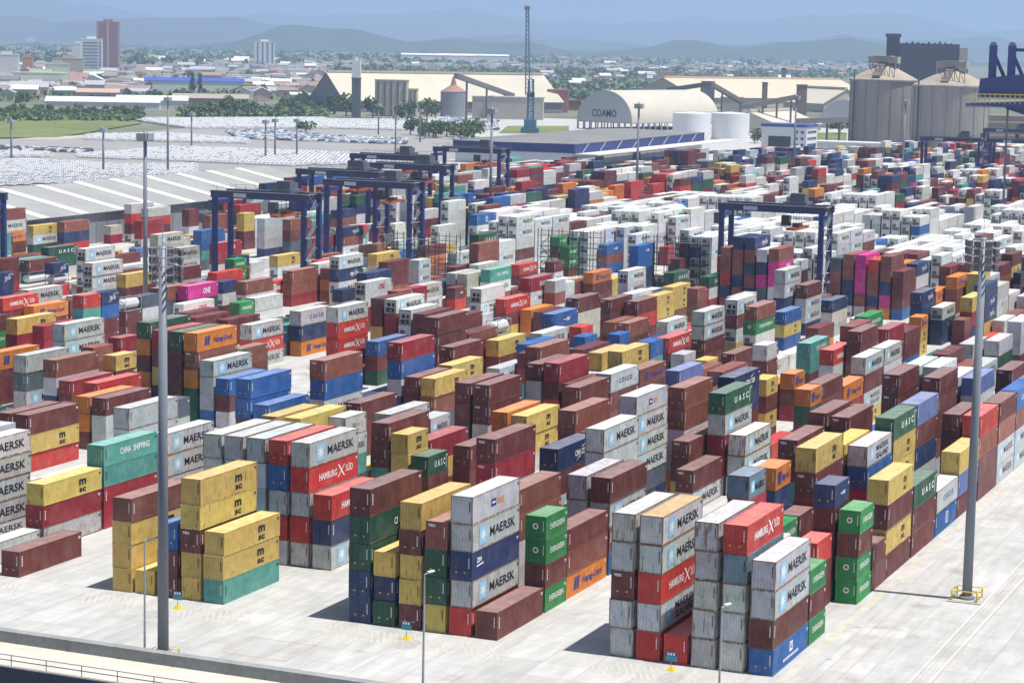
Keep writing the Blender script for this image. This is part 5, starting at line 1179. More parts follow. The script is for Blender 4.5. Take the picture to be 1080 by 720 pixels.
for k, u, where in RT:
    loc = W3(u, k*PER-3.0, 0); lab = 'blue gantry crane on wheels '+where
    if rt0 is None: rt0 = rtg_parts(); rt0.location = loc; rt0['label'] = lab
    else: dup(rt0, loc, label=lab)

# ------------------------------------------------------------------ steel racks between the refrigerated stacks
def rack(u, v, nb, lab):
    t = thing('reefer_rack', lab, 'steel rack', W3(u, v, 0), 0, 'steel plug-in racks between the white stacks')
    m = mat('rack_steel', (.10, .11, .11), .6, var=.3)
    for i in range(nb+1):
        b = MB()
        for x in (0, 2.2): b.bar((x, -i*2.89, 0), (x, -i*2.89, 13.2), .16)
        b.build('column', m, t)
    for z in (2.9, 5.7, 8.6, 11.4):
        b = MB(); b.box(0, 2.2, -nb*2.89, 0, z-.05, z); b.bar((0, 0, z+1.1), (0, -nb*2.89, z+1.1), .08); b.bar((0, 0, z+.55), (0, -nb*2.89, z+.55), .06); b.bar((2.2, 0, z+1.1), (2.2, -nb*2.89, z+1.1), .08); b.build('deck', m, t)
    b = MB()
    for i, z in enumerate((0, 2.9, 5.7, 8.6)): b.bar((1.1, -(.3 if i % 2 else 3), z), (1.1, -(3 if i % 2 else .3), z+2.8), .5, .08)
    b.build('stair', m, t)
RK = [(300, -6, 7, 'dark steel rack with stairs left of the white stacks'), (331, -5, 6, 'long low steel rack behind the bright green containers'),
      (330, -4, 6, 'steel rack at the quay end of the white rows, left'), (329, -3, 6, 'steel rack behind the gantry crane and navy stacks'), (329, -2, 6, 'steel rack beside the tall magenta stack'), (329, -1, 6, 'steel rack right of the right floodlight mast')]
for u, k, nb, lab in RK[:3]: rack(u, k*PER-.25, nb, lab)

# ------------------------------------------------------------------ warehouses and silos
corr = mat('grey_cladding', (.25, .27, .29), .6, var=.15, scale=.3)
def shed(name, lab, cat, u0, u1, v0, v1, ze, zr, roofm, wallm, strips=None, stripm=None, group=None):
    """gable shed on the yard axes, ridge along u"""
    t = thing(name, lab, cat, W3(u0, v1, 0), 0, group); L = u1-u0; Wd = v1-v0; h = Wd/2
    b = MB(); b.box(.3, L-.3, .3, Wd-.3, 0, ze, False)
    for x in (.3, L-.3): b.quad((x, .3, ze), (x, Wd-.3, ze), (x, h, zr-.2))
    n = int(L/6)
    for i in range(n): b.box(1+i*6, 1.25+i*6, .12, .3, 0, ze-.3)
    b.build('wall', wallm, t)
    r = MB()
    for sg, y0 in ((1, -.6), (-1, Wd+.6)):
        r.hexa([(-.6, y0, ze-.15), (L+.6, y0, ze-.15), (L+.6, h, zr-.15), (-.6, h, zr-.15)] if sg > 0 else [(-.6, h, zr-.15), (L+.6, h, zr-.15), (L+.6, y0, ze-.15), (-.6, y0, ze-.15)],
               [(-.6, y0, ze), (L+.6, y0, ze), (L+.6, h, zr), (-.6, h, zr)] if sg > 0 else [(-.6, h, zr), (L+.6, h, zr), (L+.6, y0, ze), (-.6, y0, ze)])
    ro = r.build('roof', roofm, t)
    for x0, x1 in (strips or []):
        s_ = MB(); s_.quad((x0, -.55, ze+.12), (x1, -.55, ze+.12), (x1, h, zr+.12), (x0, h, zr+.12)); s_.quad((x0, h, zr+.12), (x1, h, zr+.12), (x1, Wd+.55, ze+.12), (x0, Wd+.55, ze+.12))
        s_.build('roof_light', stripm, ro)
    return t
shed('storage_shed', 'long grey storage shed with white stripes across its roof', 'warehouse', 236, 500, -352, -293, 9, 15, mat('roof_sheet_grey', (.30, .30, .295), .6, .25, var=.15, scale=.08), corr,
     [(8+i*19.7, 12.2+i*19.7) for i in range(13)], mat('white_roof_light', (.74, .74, .70), .5))
bluef = mat('blue_fascia', (.022, .034, .17), .5, .3, var=.15, scale=.1)
t = thing('warehouse', 'low warehouse with grey flat roof and deep blue band', 'warehouse', W3(836, -337, 0))
b = MB(); b.box(0, 200, 0, 64, 0, 6.6, False); b.build('wall', mat('pale_wall', (.52, .55, .58), .7, var=.1, scale=.2), t)
b = MB(); b.box(-1, 201, -1, 65, 6.6, 11); b.build('fascia', bluef, t)
b = MB(); b.hexa([(-1.2,-1.2,11), (201.2,-1.2,11), (201.2,32,11), (-1.2,32,11)], [(-1.2,-1.2,11.3), (201.2,-1.2,11.3), (165,32,13.5), (35,32,13.5)]); b.hexa([(-1.2,32,11), (201.2,32,11), (201.2,65.2,11), (-1.2,65.2,11)], [(35,32,13.5), (165,32,13.5), (201.2,65.2,11.3), (-1.2,65.2,11.3)]); b.build('roof', mat('dull_roof', (.19, .19, .185), .7, var=.15, scale=.05), t)
b = MB(); b.box(0, 235, -13, -1.2, 5.9, 6.5); b.build('canopy', mat('canopy_sheet', (.60, .60, .57), .6), t)
for i in range(9):
    b = MB(); b.bar((10+i*24, -1.15, 6.7), (18+i*24, -1.15, 10.9), .35); b.build('brace', steel, t)
for i in range(3):
    b = MB(); b.box(30+i*55, 42+i*55, -.12, 0, 0, 5.4); b.build('gate', mat('gate_dark', (.05, .06, .08), .6), t)
# white oil tanks
for px, lab in ((729, 'white cylindrical storage tank next to the domed store'), (770, 'white cylindrical storage tank, the right one of the pair')):
    p = at(px, 147); t = thing('storage_tank', lab, 'tank', W3(p[0], p[1], 0), 0, 'white storage tanks behind the yard')
    b = MB(); b.tube((0,0,0), (0,0,17), 12.3, n=40); o = b.build('shell', mat('tank_white', (.74, .75, .76), .5, .3, var=.06, scale=.1), t)
    b = MB(); b.tube((0,0,17), (0,0,18), 12.3, .6, 40); b.build('roof', mat('tank_roof', (.62, .62, .60), .6), t)
    b = MB(); b.ring((0,0,17.9), 12.2, .12, 30); b.build('handrail', steel, t)
# arched grain store with its name on the end wall
p = at(637, 137); AX = R(-20.7+38)
t = thing('grain_store', 'arched pale grain store with large dark letters on its front', 'grain store', W3(p[0], p[1], 0), -AX)
beige = mat('dusty_beige_sheet', (.55, .50, .40), .65, .2, var=.12, scale=.03, col2=(.47, .43, .35), amt=.9)
dome = mat('dusty_grey_sheet', (.46, .45, .41), .6, .25, var=.10, scale=.03, col2=(.52, .47, .37), amt=.9)
b = MB(); N_ = 28; hw = 25.; hh = 22.; z0 = 6.
arc = [(hw*math.cos(math.pi*i/N_), z0+hh*math.sin(math.pi*i/N_)) for i in range(N_+1)]
for (y0, za), (y1, zb) in zip(arc[:-1], arc[1:]): b.quad((0, y0, za), (0, y1, zb), (105, y1, zb), (105, y0, za))
o = b.build('roof', dome, t)
for q in o.data.polygons: q.use_smooth = True
for x_ in (.02, 104.9):
    b = MB(); b.quad(*[(x_, y, z) for y, z in arc]); b.build('end_wall', mat('cool_grey_sheet', (.42, .43, .44), .65, var=.1, scale=.05), t)  # end walls in a slightly cooler grey than the roof
b = MB()
for x in range(0, 106, 7):
    for y in (-hw+.5, hw-.5): b.bar((x+.3, y, 0), (x+.3, y, z0), .7)
for y in range(-24, 25, 6): b.bar((.4, y, 0), (.4, y, z0), .7)
b.box(0, 105, -hw, hw, z0-.9, z0-.02); b.build('columns', concrete, t)
v, f, wd = text_mesh('COAMO', 5.4, .06); b = MB(); b.v = [(-.25, 11-(q[0]*22/wd), z0+3.2+q[2]) for q in v]; b.f = f; b.m = [0]*len(f); b.build('lettering', ink, t)
# concrete silos
silom = mat('silo_concrete', (.34, .31, .27), .85, .1, var=.2, scale=.12, col2=(.22, .21, .205), amt=.9, stretch=(1, 1, .25))
conem = mat('silo_cone', (.37, .32, .25), .8, .1, var=.25, scale=.12, col2=(.27, .24, .20), amt=.8)
for px, py, rad, hgt, lab in ((929, 158, 20., 42., 'huge round concrete silo with conical roof, the left one'), (1000.5, 163, 22., 40., 'huge round concrete silo with conical roof, behind the blue crane')):
    p = at(px, py); t = thing('concrete_silo', lab, 'silo', W3(p[0], p[1], 0), 0, 'pair of large concrete silos')
    b = MB(); b.tube((0,0,0), (0,0,hgt), rad, n=48); o = b.build('drum', silom, t)
    for i in range(16):
        a = i*math.pi/8+.1; b = MB(); b.box(-.35, .35, -.25, .25, 0, hgt); q = b.build('rib', mat('silo_rib', (.24, .23, .21), .85), t); q.location = ((rad+.05)*math.cos(a), (rad+.05)*math.sin(a), 0); q.rotation_euler = (0, 0, a+math.pi/2)
    b = MB(); b.tube((0,0,hgt-.4), (0,0,hgt+.5), rad+.8, n=48); b.tube((0,0,hgt+.5), (0,0,hgt+10.5), rad+.8, 1.5, 48, False); b.build('cone_roof', conem, t)
    b = MB(); b.hexa([(-19.5,-2.2,hgt+1.2), (-2,-2.2,hgt+9.5), (-2,2.2,hgt+9.5), (-19.5,2.2,hgt+1.2)], [(-19.5,-2.2,hgt+3), (-2,-2.2,hgt+12), (-2,2.2,hgt+12), (-19.5,2.2,hgt+3)]); b.build('conveyor', mat('conveyor_brown', (.14, .12, .11), .8), t)
    b = MB(); b.box(-4, 4, -9, 9, hgt+10.2, hgt+14.2); b.box(-6, 6, -5, 5, hgt+14.2, hgt+14.6); b.build('head_house', mat('head_house_grey', (.36, .33, .29), .8), t)
    b = MB()
    for i in range(5):
        for z_ in (hgt+1.5, hgt+9): b.bar((-rad*.75, -rad*.5+i*3, z_), (-rad*.75, -rad*.5+(i+1)*3, z_), .4)
        b.bar((-rad*.75, -rad*.5+i*3, hgt+1.5), (-rad*.75, -rad*.5+(i+1)*3, hgt+9), .3); b.bar((-rad*.75, -rad*.5+i*3, hgt+1), (-rad*.75, -rad*.5+i*3, hgt+9), .35)
    b.build('roof_gantry', mat('gantry_rust', (.20, .16, .13), .8), t)
    b = MB(); b.tube((-rad*.72, rad*.72, 0), (-rad*.72, rad*.72, hgt+6), .5, n=8); b.build('downpipe', mat('pipe_dark', (.10, .10, .10), .6), t)
    for i in range(4):
        b = MB(); b.bar((-4+8*(i % 2), -8+16*(i//2), hgt+3.4), (-4+8*(i % 2), -8+16*(i//2), hgt+10.4), .7); b.build('strut', steel, t)
p = at(958, 130); t = thing('mill_tower', 'tall dark slate industrial block with narrow tower, behind the silos', 'industrial building', W3(p[0]+60, p[1], 0), R(15))
slate = mat('slate_cladding', (.06, .058, .078), .6, .3, var=.15, scale=.05)
b = MB(); b.box(-12, 12, -26, 24, 0, 66); b.build('block', slate, t)
b = MB(); b.box(-6, 6, 24, 35, 0, 72.5); b.box(-7, 7, 23, 36, 71, 74); b.build('tower', slate, t)
b = MB(); b.box(-12.5, 12, -33, -26.1, 0, 63); b.build('pale_bay', mat('beige_wall', (.42, .38, .33), .8), t)
b = MB()
for i in range(9): b.box(-8+(i % 3)*4, -6+(i % 3)*4, -20+i*4.6, -18+i*4.6, 66, 66.6+(i*37 % 5)*.3)
b.build('roof_plant', slate, t)
# white and blue office block
p = at(826, 165); t = thing('office_block', 'white office block with blue roof edge and dark windows', 'office', W3(p[0], p[1], 0), R(0))
wb = mat('white_wall', (.66, .67, .69), .7, var=.08, scale=.2)
b = MB(); b.box(0, 22, -13, 13, 0, 16.4); b.build('wall', wb, t); b = MB(); b.box(-.4, 22.4, -13.4, 13.4, 16.4, 18); b.build('roof_edge', mat('office_blue', (.06, .09, .28), .5), t)
b = MB(); b.box(-.1, 0, -4, 9, 1, 11.2); b.build('glass_front', glass, t)
for j in range(4):
    b = MB(); b.box(-.12, 0, -11.4, -9.8, 2.2+j*3.6, 3.6+j*3.6); b.build('window', glass, t); b = MB(); b.box(-.12, 0, -8, -6.4, 2.2+j*3.6, 3.6+j*3.6); b.build('window', glass, t)
    b = MB(); b.box(2, 20, -13.12, -13, 2.2+j*3.6, 3.6+j*3.6); b.build('window', glass, t)
# big beige grain warehouses behind
def far_shed(lab, pa_, pb_, zr, ze, hwid, roofm, wallm, group='beige grain warehouses beyond the yard'):
    A, B_ = at(*pa_, zr), at(*pb_, zr); d = np.array([B_[0]-A[0], B_[1]-A[1]]); L = float(np.hypot(*d)); ang = math.atan2(-d[1], d[0])
    t = thing('grain_warehouse', lab, 'warehouse', W3(A[0], A[1], 0), ang, group)
    b = MB(); b.box(0, L, -hwid, hwid, 0, ze, False)
    for x in (0, L): b.quad((x, -hwid, ze), (x, hwid, ze), (x, 0, zr-.3))
    b.build('wall', wallm, t); r = MB()
    for s_ in (-1, 1): r.quad((-1, s_*(hwid+1.5), ze-.4), (L+1, s_*(hwid+1.5), ze-.4), (L+1, 0, zr), (-1, 0, zr))
    r.build('roof', roofm, t); b = MB(); b.box(0, L, -1.6, 1.6, zr-.2, zr+1.6); b.build('ridge_vent', roofm, t)
    return t
far_shed('long beige grain warehouse with a dark gable on its left end', (345, 76), (572, 79), 32, 9, 44, beige, mat('gable_brown', (.25, .23, .22), .8))
far_shed('wide tan warehouse roof stretching behind the white tanks', (700, 82), (885, 84), 28, 10, 60, mat('tan_sheet', (.56, .46, .34), .65, var=.1, scale=.03), beige)
far_shed('low beige shed roof just right of the arched store', (790, 118), (834, 116), 15, 6, 24, dome, beige)
far_shed('small beige shed between the arched stores and the left silo', (850, 92), (893, 94), 22, 8, 26, beige, beige)
for px, py, hw_, L_, lab in ((868, 138, 21, 55, 'smaller arched store with tan sheet roof left of the silos'),):
    p = at(px, py); t = thing('arched_store', lab, 'grain store', W3(p[0]+60, p[1], 0), -R(10)); b = MB()
    arc2 = [(hw_*math.cos(math.pi*i/16), 4+18*math.sin(math.pi*i/16)) for i in range(17)]
    for (y0, za), (y1, zb) in zip(arc2[:-1], arc2[1:]): b.quad((0, y0, za), (0, y1, zb), (L_, y1, zb), (L_, y0, za))
    b.build('roof', beige, t); b = MB(); b.quad(*[(0, y, z) for y, z in arc2]); b.box(0, L_, -hw_, hw_, 0, 4); b.build('end_wall', mat('cool_grey_sheet'), t)
def block(name, lab, cat, px, py, wd, dp, h, m, rz=0., extra=None, roof=None):
    p = at(px, py); t = thing(name, lab, cat, W3(p[0], p[1], 0), rz+R(20)); b = MB(); b.box(0, dp, -wd/2, wd/2, 0, h); b.build('wall', m, t)
    b = MB(); b.box(-.4, dp+.4, -wd/2-.4, wd/2+.4, h, h+.8); b.build('roof', roof or m, t)
    if extra: extra(t)
    return t
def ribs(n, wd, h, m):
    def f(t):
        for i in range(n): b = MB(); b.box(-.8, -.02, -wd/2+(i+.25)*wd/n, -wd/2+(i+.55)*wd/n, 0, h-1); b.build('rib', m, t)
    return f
cream = mat('cream_wall', (.55, .52, .44), .8, var=.1, scale=.1)
block('elevator_house', 'pale ribbed elevator building before the long beige warehouse', 'industrial building', 412, 122, 26, 16, 28, cream, 0, ribs(5, 26, 28, mat('rib_dark_grey', (.18, .17, .16), .8)), mat('tan_roof', (.60, .45, .25), .7))  # ribs in a plain dark grey against the cream wall
block('elevator_house', 'lower pale ribbed building right of the taller elevator building', 'industrial building', 430, 122, 14, 14, 21, cream, 0, ribs(4, 14, 21, mat('rib_dark_grey')), mat('tan_roof'))
block('elevator_tower', 'slim dark tower with white top before the beige warehouse', 'tower', 375, 124, 6.5, 6.5, 30, mat('tower_dark', (.13, .14, .13), .8), 0, lambda t: (lambda b: (b.box(0, 6.5, -3.25, 3.25, 30.8, 44), b.box(2, 4, -1, 1, 44, 47), b.build('top', wb, t)))(MB()))
block('brick_building', 'plain red brick building right of the harbour crane', 'building', 588, 118, 18, 14, 19, mat('red_brick', (.42, .17, .12), .85, var=.15, scale=.2))
block('brick_building', 'low dark brick building left of the arched grain store', 'building', 606, 116, 12, 12, 8, mat('dark_brick', (.25, .10, .08), .85, var=.15, scale=.2))
block('transfer_house', 'grey transfer tower between the arched store and tan roof', 'industrial building', 746, 124, 11, 11, 30, mat('transfer_grey', (.16, .165, .18), .75))
block('process_building', 'stepped grey process building above the arched store ridge', 'industrial building', 702, 110, 17, 12, 33, mat('process_grey', (.33, .33, .34), .8))
block('process_building', 'tall white process building above the arched store ridge', 'industrial building', 694, 108, 12, 10, 28, mat('process_pale', (.5, .49, .46), .8))
block('long_building', 'low concrete building with slot windows below the beige warehouse', 'building', 535, 126, 56, 20, 17, mat('pale_block', (.40, .38, .33), .85, var=.12, scale=.1))
p = at(478, 123); t = thing('steel_silo', 'grey steel silo with reddish cone roof under a conveyor', 'silo', W3(p[0], p[1], 0)); b = MB(); b.tube((0,0,0), (0,0,20), 10.5, n=32); b.build('drum', mat('silo_steel', (.27, .28, .30), .5, .4, var=.1, scale=.1), t)
b = MB(); b.tube((0,0,20), (0,0,25), 10.7, 3, 32); b.tube((0,0,25), (0,0,32), 2.6, .8, 12); b.build('cone_roof', mat('rust_cone', (.33, .18, .13), .7), t)
def conveyor(lab, a, za, b_, zb, nsup):
    A, B_ = at(*a, za), at(*b_, zb); t = thing('conveyor', lab, 'conveyor', W3(A[0], A[1], 0)); d = W3(B_[0]-A[0], B_[1]-A[1], 0); m = mat('conveyor_grey', (.16, .15, .15), .75)
    b = MB(); b.bar((0, 0, za), (d.x, d.y, zb), 3.2, 3.4); b.build('gallery', m, t)
    for i in range(nsup):
        f_ = (i+.5)/nsup; b = MB(); b.bar((d.x*f_, d.y*f_, 0), (d.x*f_, d.y*f_, za+(zb-za)*f_), 1.2); b.build('trestle', m, t)
conveyor('inclined dark conveyor sloping down over the grey steel silo', (481, 80), 36, (541, 101), 16, 3)
conveyor('dark conveyor gallery rising to the grey transfer tower', (705, 95), 24, (752, 88), 31, 2)
conveyor('long conveyor gallery at right leading towards the silos', (782, 113), 18, (842, 102), 26, 4)
# harbour crane
p = at(559, 140); t = thing('harbour_crane', 'blue mobile harbour crane with its lattice jib almost upright', 'crane', W3(p[0], p[1], 0), R(20))
hb = mat('harbour_blue', (.06, .16, .24), .5, .4, var=.2, scale=.2)
b = MB(); b.box(-7, 7, -6, 6, .8, 3.2); b.build('chassis', hb, t); b = MB(); b.box(-5, 8, -4, 4, 3.2, 9); b.build('machine_house', hb, t)
b = MB(); b.bar((0, 1.9, 9), (0, 1.4, 36), 1.4); b.bar((0, -1.9, 9), (0, -1.4, 36), 1.4)
for z in range(10, 36, 4): b.bar((0, -1.8, z), (0, 1.7, z+4), .5); b.box(-.5, .5, -1.8, 1.8, z-.3, z+.3)
b.build('tower', hb, t)
b = MB(); b.box(-1.6, 1.6, -2.6, 2.6, 24, 27); b.build('cabin', glass, t)
b = MB()
for x, y in ((-1, -1), (1, -1), (1, 1), (-1, 1)): b.bar((-2+x*1.1, 2+y*1.4, 25), (-3+x*.5, 3.4+y*.7, 82), .6)
for i in range(19):
    f0, f1 = i/19, (i+1)/19; P0 = lambda f_, y: (-2-f_, 2+1.4*f_+y*(1.4-.7*f_), 25+57*f_); b.bar(P0(f0, -1), P0(f1, 1), .35)
b.build('jib', hb, t); b = MB(); b.box(-4.8, -1.4, 1.6, 5.2, 82, 84.6); b.build('jib_head', mat('head_rust', (.22, .16, .15), .6), t)
b = MB()
for y in (-1.2, -.4): b.bar((0, y, 36), (-3, 3.4+y, 82), .16)
b.build('stay_ropes', steel, t)
# ship-to-shore crane at the right edge
q = A_CAM+(700/1.0)*(A_RT*((1049-540)/F_PX)+A_FW-A_UP*((90-360)/F_PX)); su, sv = q[0], q[1]
t = thing('ship_crane', 'dark blue ship crane with yellow railings at the right edge', 'crane', W3(su, sv, 0), R(13))
b = MB(); b.hexa([(-6,-22,43), (8,-22,43), (8,10,43), (-6,9,44)], [(-6,-22,46), (8,-22,46), (8,10,44.2), (-6,9,44.6)]); b.hexa([(-4,-22,40.5), (7,-22,40.5), (7,-10,40.5), (-4,-10,40.5)], [(-4,-22,43), (7,-22,43), (7,-2,43), (-4,-2,43)]); b.build('boom_deck', cblue, t)
b = MB(); b.hexa([(-4,-22,46), (6,-22,46), (6,6.5,46), (-4,6.5,46)], [(-4,-22,55.5), (6,-22,55.5), (6,6,52), (-4,6,52)]); b.build('machinery_house', cblue, t)
for y in (2.5, -3.2):
    b = MB(); b.box(-1.8, 1.8, y-1.2, y+1.2, 50, 62.2); b.hexa([(-1.8,y-1.2,62.2), (1.8,y-1.2,62.2), (1.8,y+1.2,62.2), (-1.8,y+1.2,62.2)], [(-1.3,y-.6,63.3), (1.3,y-.6,63.3), (1.3,y+.7,63.3), (-1.3,y+.7,63.3)]); b.build('frame_leg', cblue, t)
    b = MB(); b.bar((0, y-.2, 60), (0, y-4.4, 51), 1.1); b.build('brace', cblue, t)
b = MB()
for z in (47.4, 46.3): b.bar((-6.5, 9, z), (-6.5, -9, z), .25)
for i in range(13): b.bar((-6.5, 9-i*1.5, 44.5), (-6.5, 9-i*1.5, 47.4), .2)
for z in (0, 1.2): b.bar((-6.5, -9, 47.4+z), (-6.5, -15, 54+z), .3)
for z in (55, 56.2, 57.4): b.bar((-6.5, -11, z), (-6.5, -22, z), .25)
for i in range(7): b.bar((-6.5, -11-i*1.8, 53), (-6.5, -11-i*1.8, 57.4), .22)
b.build('yellow_railing', yellowp, t)
b = MB(); b.bar((0, -2, 61), (0, -22, 61), 1); b.bar((0, -8, 58.4), (0, -22, 58.4), 1); b.box(-2, 2, -14, -8, 56, 59); b.build('upper_truss', cblue, t)
for y in (-13.5, -20.5):
    b = MB(); b.box(-1.6, 1.6, y-1.3, y+1.3, 0, 44); b.build('portal_leg', cblue, t)
b = MB(); b.box(-1.4, 1.4, -20.5, -13.5, 12, 14.4); b.build('portal_beam', cblue, t)
b = MB(); b.box(-1, 1, -3, -2.4, 15, 43); b.build('hoist_ropes', cgrey, t)

# white service truck standing in the lane behind the right block's corner
p = at(652, 604); t = thing('service_truck', 'white service truck half hidden behind the tall silver stacks', 'truck', W3(p[0], p[1], 0), R(-4))
b = MB(); b.hexa([(-1.0,-1.05,.55), (1.2,-1.05,.55), (1.2,1.05,.55), (-1.0,1.05,.55)], [(-.7,-.95,2.3), (1.2,-.95,2.35), (1.2,.95,2.35), (-.7,.95,2.3)]); cabn = b.build('cab', mat('truck_white', (.72, .72, .70), .4, .5), t)
b = MB(); b.quad((-1.0,-.85,1.45), (-.76,-.8,2.15), (-.76,.8,2.15), (-1.0,.85,1.45)); b.build('windscreen', glass, cabn)
b = MB(); b.box(1.35, 5.6, -1.1, 1.1, .8, 2.9); b.build('cargo_box', mat('truck_white'), t)
for x in (-.1, 4.2):
    for y in (-1.0, 1.0):
        b = MB(); b.tube((x, y-.15, .45), (x, y+.15, .45), .45, n=14); b.build('wheel', dark, t)

block('long_building', 'dusty brown layered building beneath the blue ship crane', 'building', 1066, 150, 40, 24, 17, mat('dusty_brown_wall', (.22, .18, .14), .85, var=.2, scale=.1), 0, lambda t: [(lambda b: (b.box(-.4, -.02, -20, 20, z, z+.9), b.build('ledge', mat('ledge_tan', (.42, .33, .22), .8), t)))(MB()) for z in (4, 8.5, 13)])
block('low_shed', 'low white roofed shed in front of the left concrete silo', 'shed', 912, 163, 62, 16, 6, mat('pale_wall'), R(-20), None, mat('low_shed_roof', (.62, .64, .66), .6))

tanr = mat('tan_roof'); tw = mat('pale_block')
block('process_building', 'small tan roofed block right behind the white tanks', 'industrial building', 772, 121, 20, 14, 15, tw, 0, None, tanr)
block('process_building', 'narrow brown elevator leg standing among the tan roofs', 'industrial building', 806, 118, 5, 5, 27, mat('rust_cladding', (.26, .17, .12), .8, var=.2))
block('process_building', 'brown transfer house at the upper end of the long conveyor gallery', 'industrial building', 845, 122, 9, 8, 27, mat('rust_cladding'))
block('process_building', 'low tan sheds right of the brown transfer house', 'industrial building', 872, 116, 34, 14, 11, tw, 0, None, tanr)
block('process_building', 'grey machinery tower rising above the ridge of the tan roof', 'industrial building', 826, 100, 6, 6, 34, mat('transfer_grey'))
conveyor('dark conveyor crossing in front of the smaller arched store', (840, 128), 14, (892, 126), 15, 4)
conveyor('short inclined conveyor dropping behind the white tanks', (752, 90), 30, (790, 112), 12, 2)

# ------------------------------------------------------------------ town: towers, houses, trees, parked cars
def tower(name, lab, px, py, wd, dp, h, m, stripes=None, rows=10, rz=0.):
    p = at(px, py); t = thing(name, lab, 'tower block', W3(p[0], p[1], -.6), R(30)+rz); b = MB(); b.box(0, dp, -wd/2, wd/2, 0, h); b.build('wall', m, t)
    b = MB(); b.box(dp*.25, dp*.75, -wd*.2, wd*.2, h, h+5); b.box(-.3, dp+.3, -wd/2-.3, wd/2+.3, h, h+1.2); b.build('roof', m, t)
    return t
t = tower('tower_block', 'white tower block with rows of dark balconies beside the brown one', 96, 79, 32, 24, 53, mat('tower_white', (.68, .69, .70), .7))
for i in range(10):
    b = MB(); b.box(-.3, 0, -10, 12, 4+i*4.8, 6.2+i*4.8); b.build('balcony', mat('tower_glass', (.16, .18, .22), .4), t)
b = MB(); b.box(-.25, 0, -16, -11.5, 3, 50); b.box(3, 21, 16, 16.2, 3, 50); b.build('shaft', mat('tower_shaft', (.30, .33, .38), .6), t)
t = tower('tower_block', 'tallest tower block, brown with two vertical glazed bays', 114, 77, 36, 26, 80, mat('tower_brown', (.36, .17, .15), .7))
for a_, c_ in ((-14, -2.5), (3, 14.5)):
    b = MB(); b.box(-.4, 0, a_, c_, 3, 77); b.build('bay', mat('bay_glass', (.24, .12, .14), .4), t)
b = MB(); b.box(-.8, 0, -1.6, 2, 0, 82); b.build('centre_rib', mat('rib_tan', (.42, .33, .24), .7), t)
for a_ in (-17.6, 15.4):
    b = MB(); b.box(-.6, 0, a_, a_+2.2, 0, 80); b.build('edge_rib', mat('rib_tan'), t)
t = tower('tower_block', 'pale tower block with dark vertical stripes standing alone', 279, 71, 42, 26, 52, mat('tower_white'))
for i in range(4):
    b = MB(); b.box(-.4, 0, -18+i*10, -14+i*10, 0, 51); b.build('stripe', mat('tower_stripe', (.20, .22, .27), .5), t)
for px, py, wd, h, c, lab in ((7, 84, 30, 32, (.6, .61, .62), 'white slab building at the far left edge of town'), (29, 80, 14, 26, (.55, .24, .12), 'narrow orange building at the left of town'), (72, 83, 40, 27, (.45, .38, .30), 'tan apartment slab left of the white tower'),
                             (42, 92, 60, 16, (.62, .66, .5), 'pale yellow green school building among trees at left'), (60, 92, 26, 26, (.42, .42, .40), 'grey office slab behind the yellow green school'), (32, 46, 50, 34, (.6, .58, .55), 'distant pale building crowning the town skyline'), (82, 74, 18, 44, (.60, .60, .58), 'plain pale block just left of the white tower')):
    tower('town_building', lab, px, py, wd, 16, h, mat('tb_'+str(px), c, .8, var=.1))
def hall(lab, px, py, wd, dp, h, wallc, roofc, rz=0.):
    p = at(px, py); t = thing('hall', lab, 'hall', W3(p[0], p[1], -.6), R(30)+rz); b = MB(); b.box(0, dp, -wd/2, wd/2, 0, h); b.build('wall', mat('hall_w%d' % px, wallc, .8), t)
    b = MB(); b.hexa([(-.6,-wd/2-.6,h), (dp+.6,-wd/2-.6,h), (dp+.6,wd/2+.6,h), (-.6,wd/2+.6,h)], [(-.6,-wd/2-.6,h+.4), (dp*.5-.1,-wd/2-.6,h+4), (dp*.5-.1,wd/2+.6,h+4), (-.6,wd/2+.6,h+.4)]); b.build('roof', mat('hall_r%d' % px, roofc, .7), t); return t
hall('long hall with a bright blue band in the town', 205, 96, 110, 30, 11, (.62, .62, .60), (.05, .08, .38))
hall('low hall with dusty brown roof below the blue banded hall', 222, 112, 66, 30, 7, (.3, .25, .2), (.34, .29, .25))
hall('white roofed market hall at the edge of the meadow', 108, 115, 92, 34, 6, (.6, .6, .6), (.66, .68, .70))
hall('white roofed hall right of the first market hall', 160, 113, 60, 34, 6, (.6, .6, .6), (.62, .63, .64))
hall('hall with tan tiled roof before the market hall', 103, 104, 40, 18, 6, (.35, .33, .33), (.46, .33, .26))
for i, (px, lab) in enumerate(((462, 'row of white vaulted halls far behind the beige warehouse'), (500, 'second white vaulted hall far behind the beige warehouse'))):
    hall(lab, px, 68, 190, 60, 24, (.70, .70, .69), (.74, .74, .73))
hm_w = [mat('house_wall_%s' % n, c, .85, var=.12, scale=.3) for n, c in (('white', (.62, .61, .58)), ('cream', (.55, .48, .38)), ('grey', (.38, .38, .38)), ('pink', (.50, .36, .32)))]
hm_r = [mat('house_roof_%s' % n, c, .8, var=.18, scale=.4) for n, c in (('tile', (.30, .185, .14)), ('brown', (.26, .20, .17)), ('grey', (.36, .36, .37)), ('pale', (.60, .60, .58)), ('dark', (.16, .16, .17)))]
HW = ['white', 'cream', 'grey', 'pink']; HR = ['red tiled', 'brown', 'grey', 'pale sheet', 'dark']
protos = []
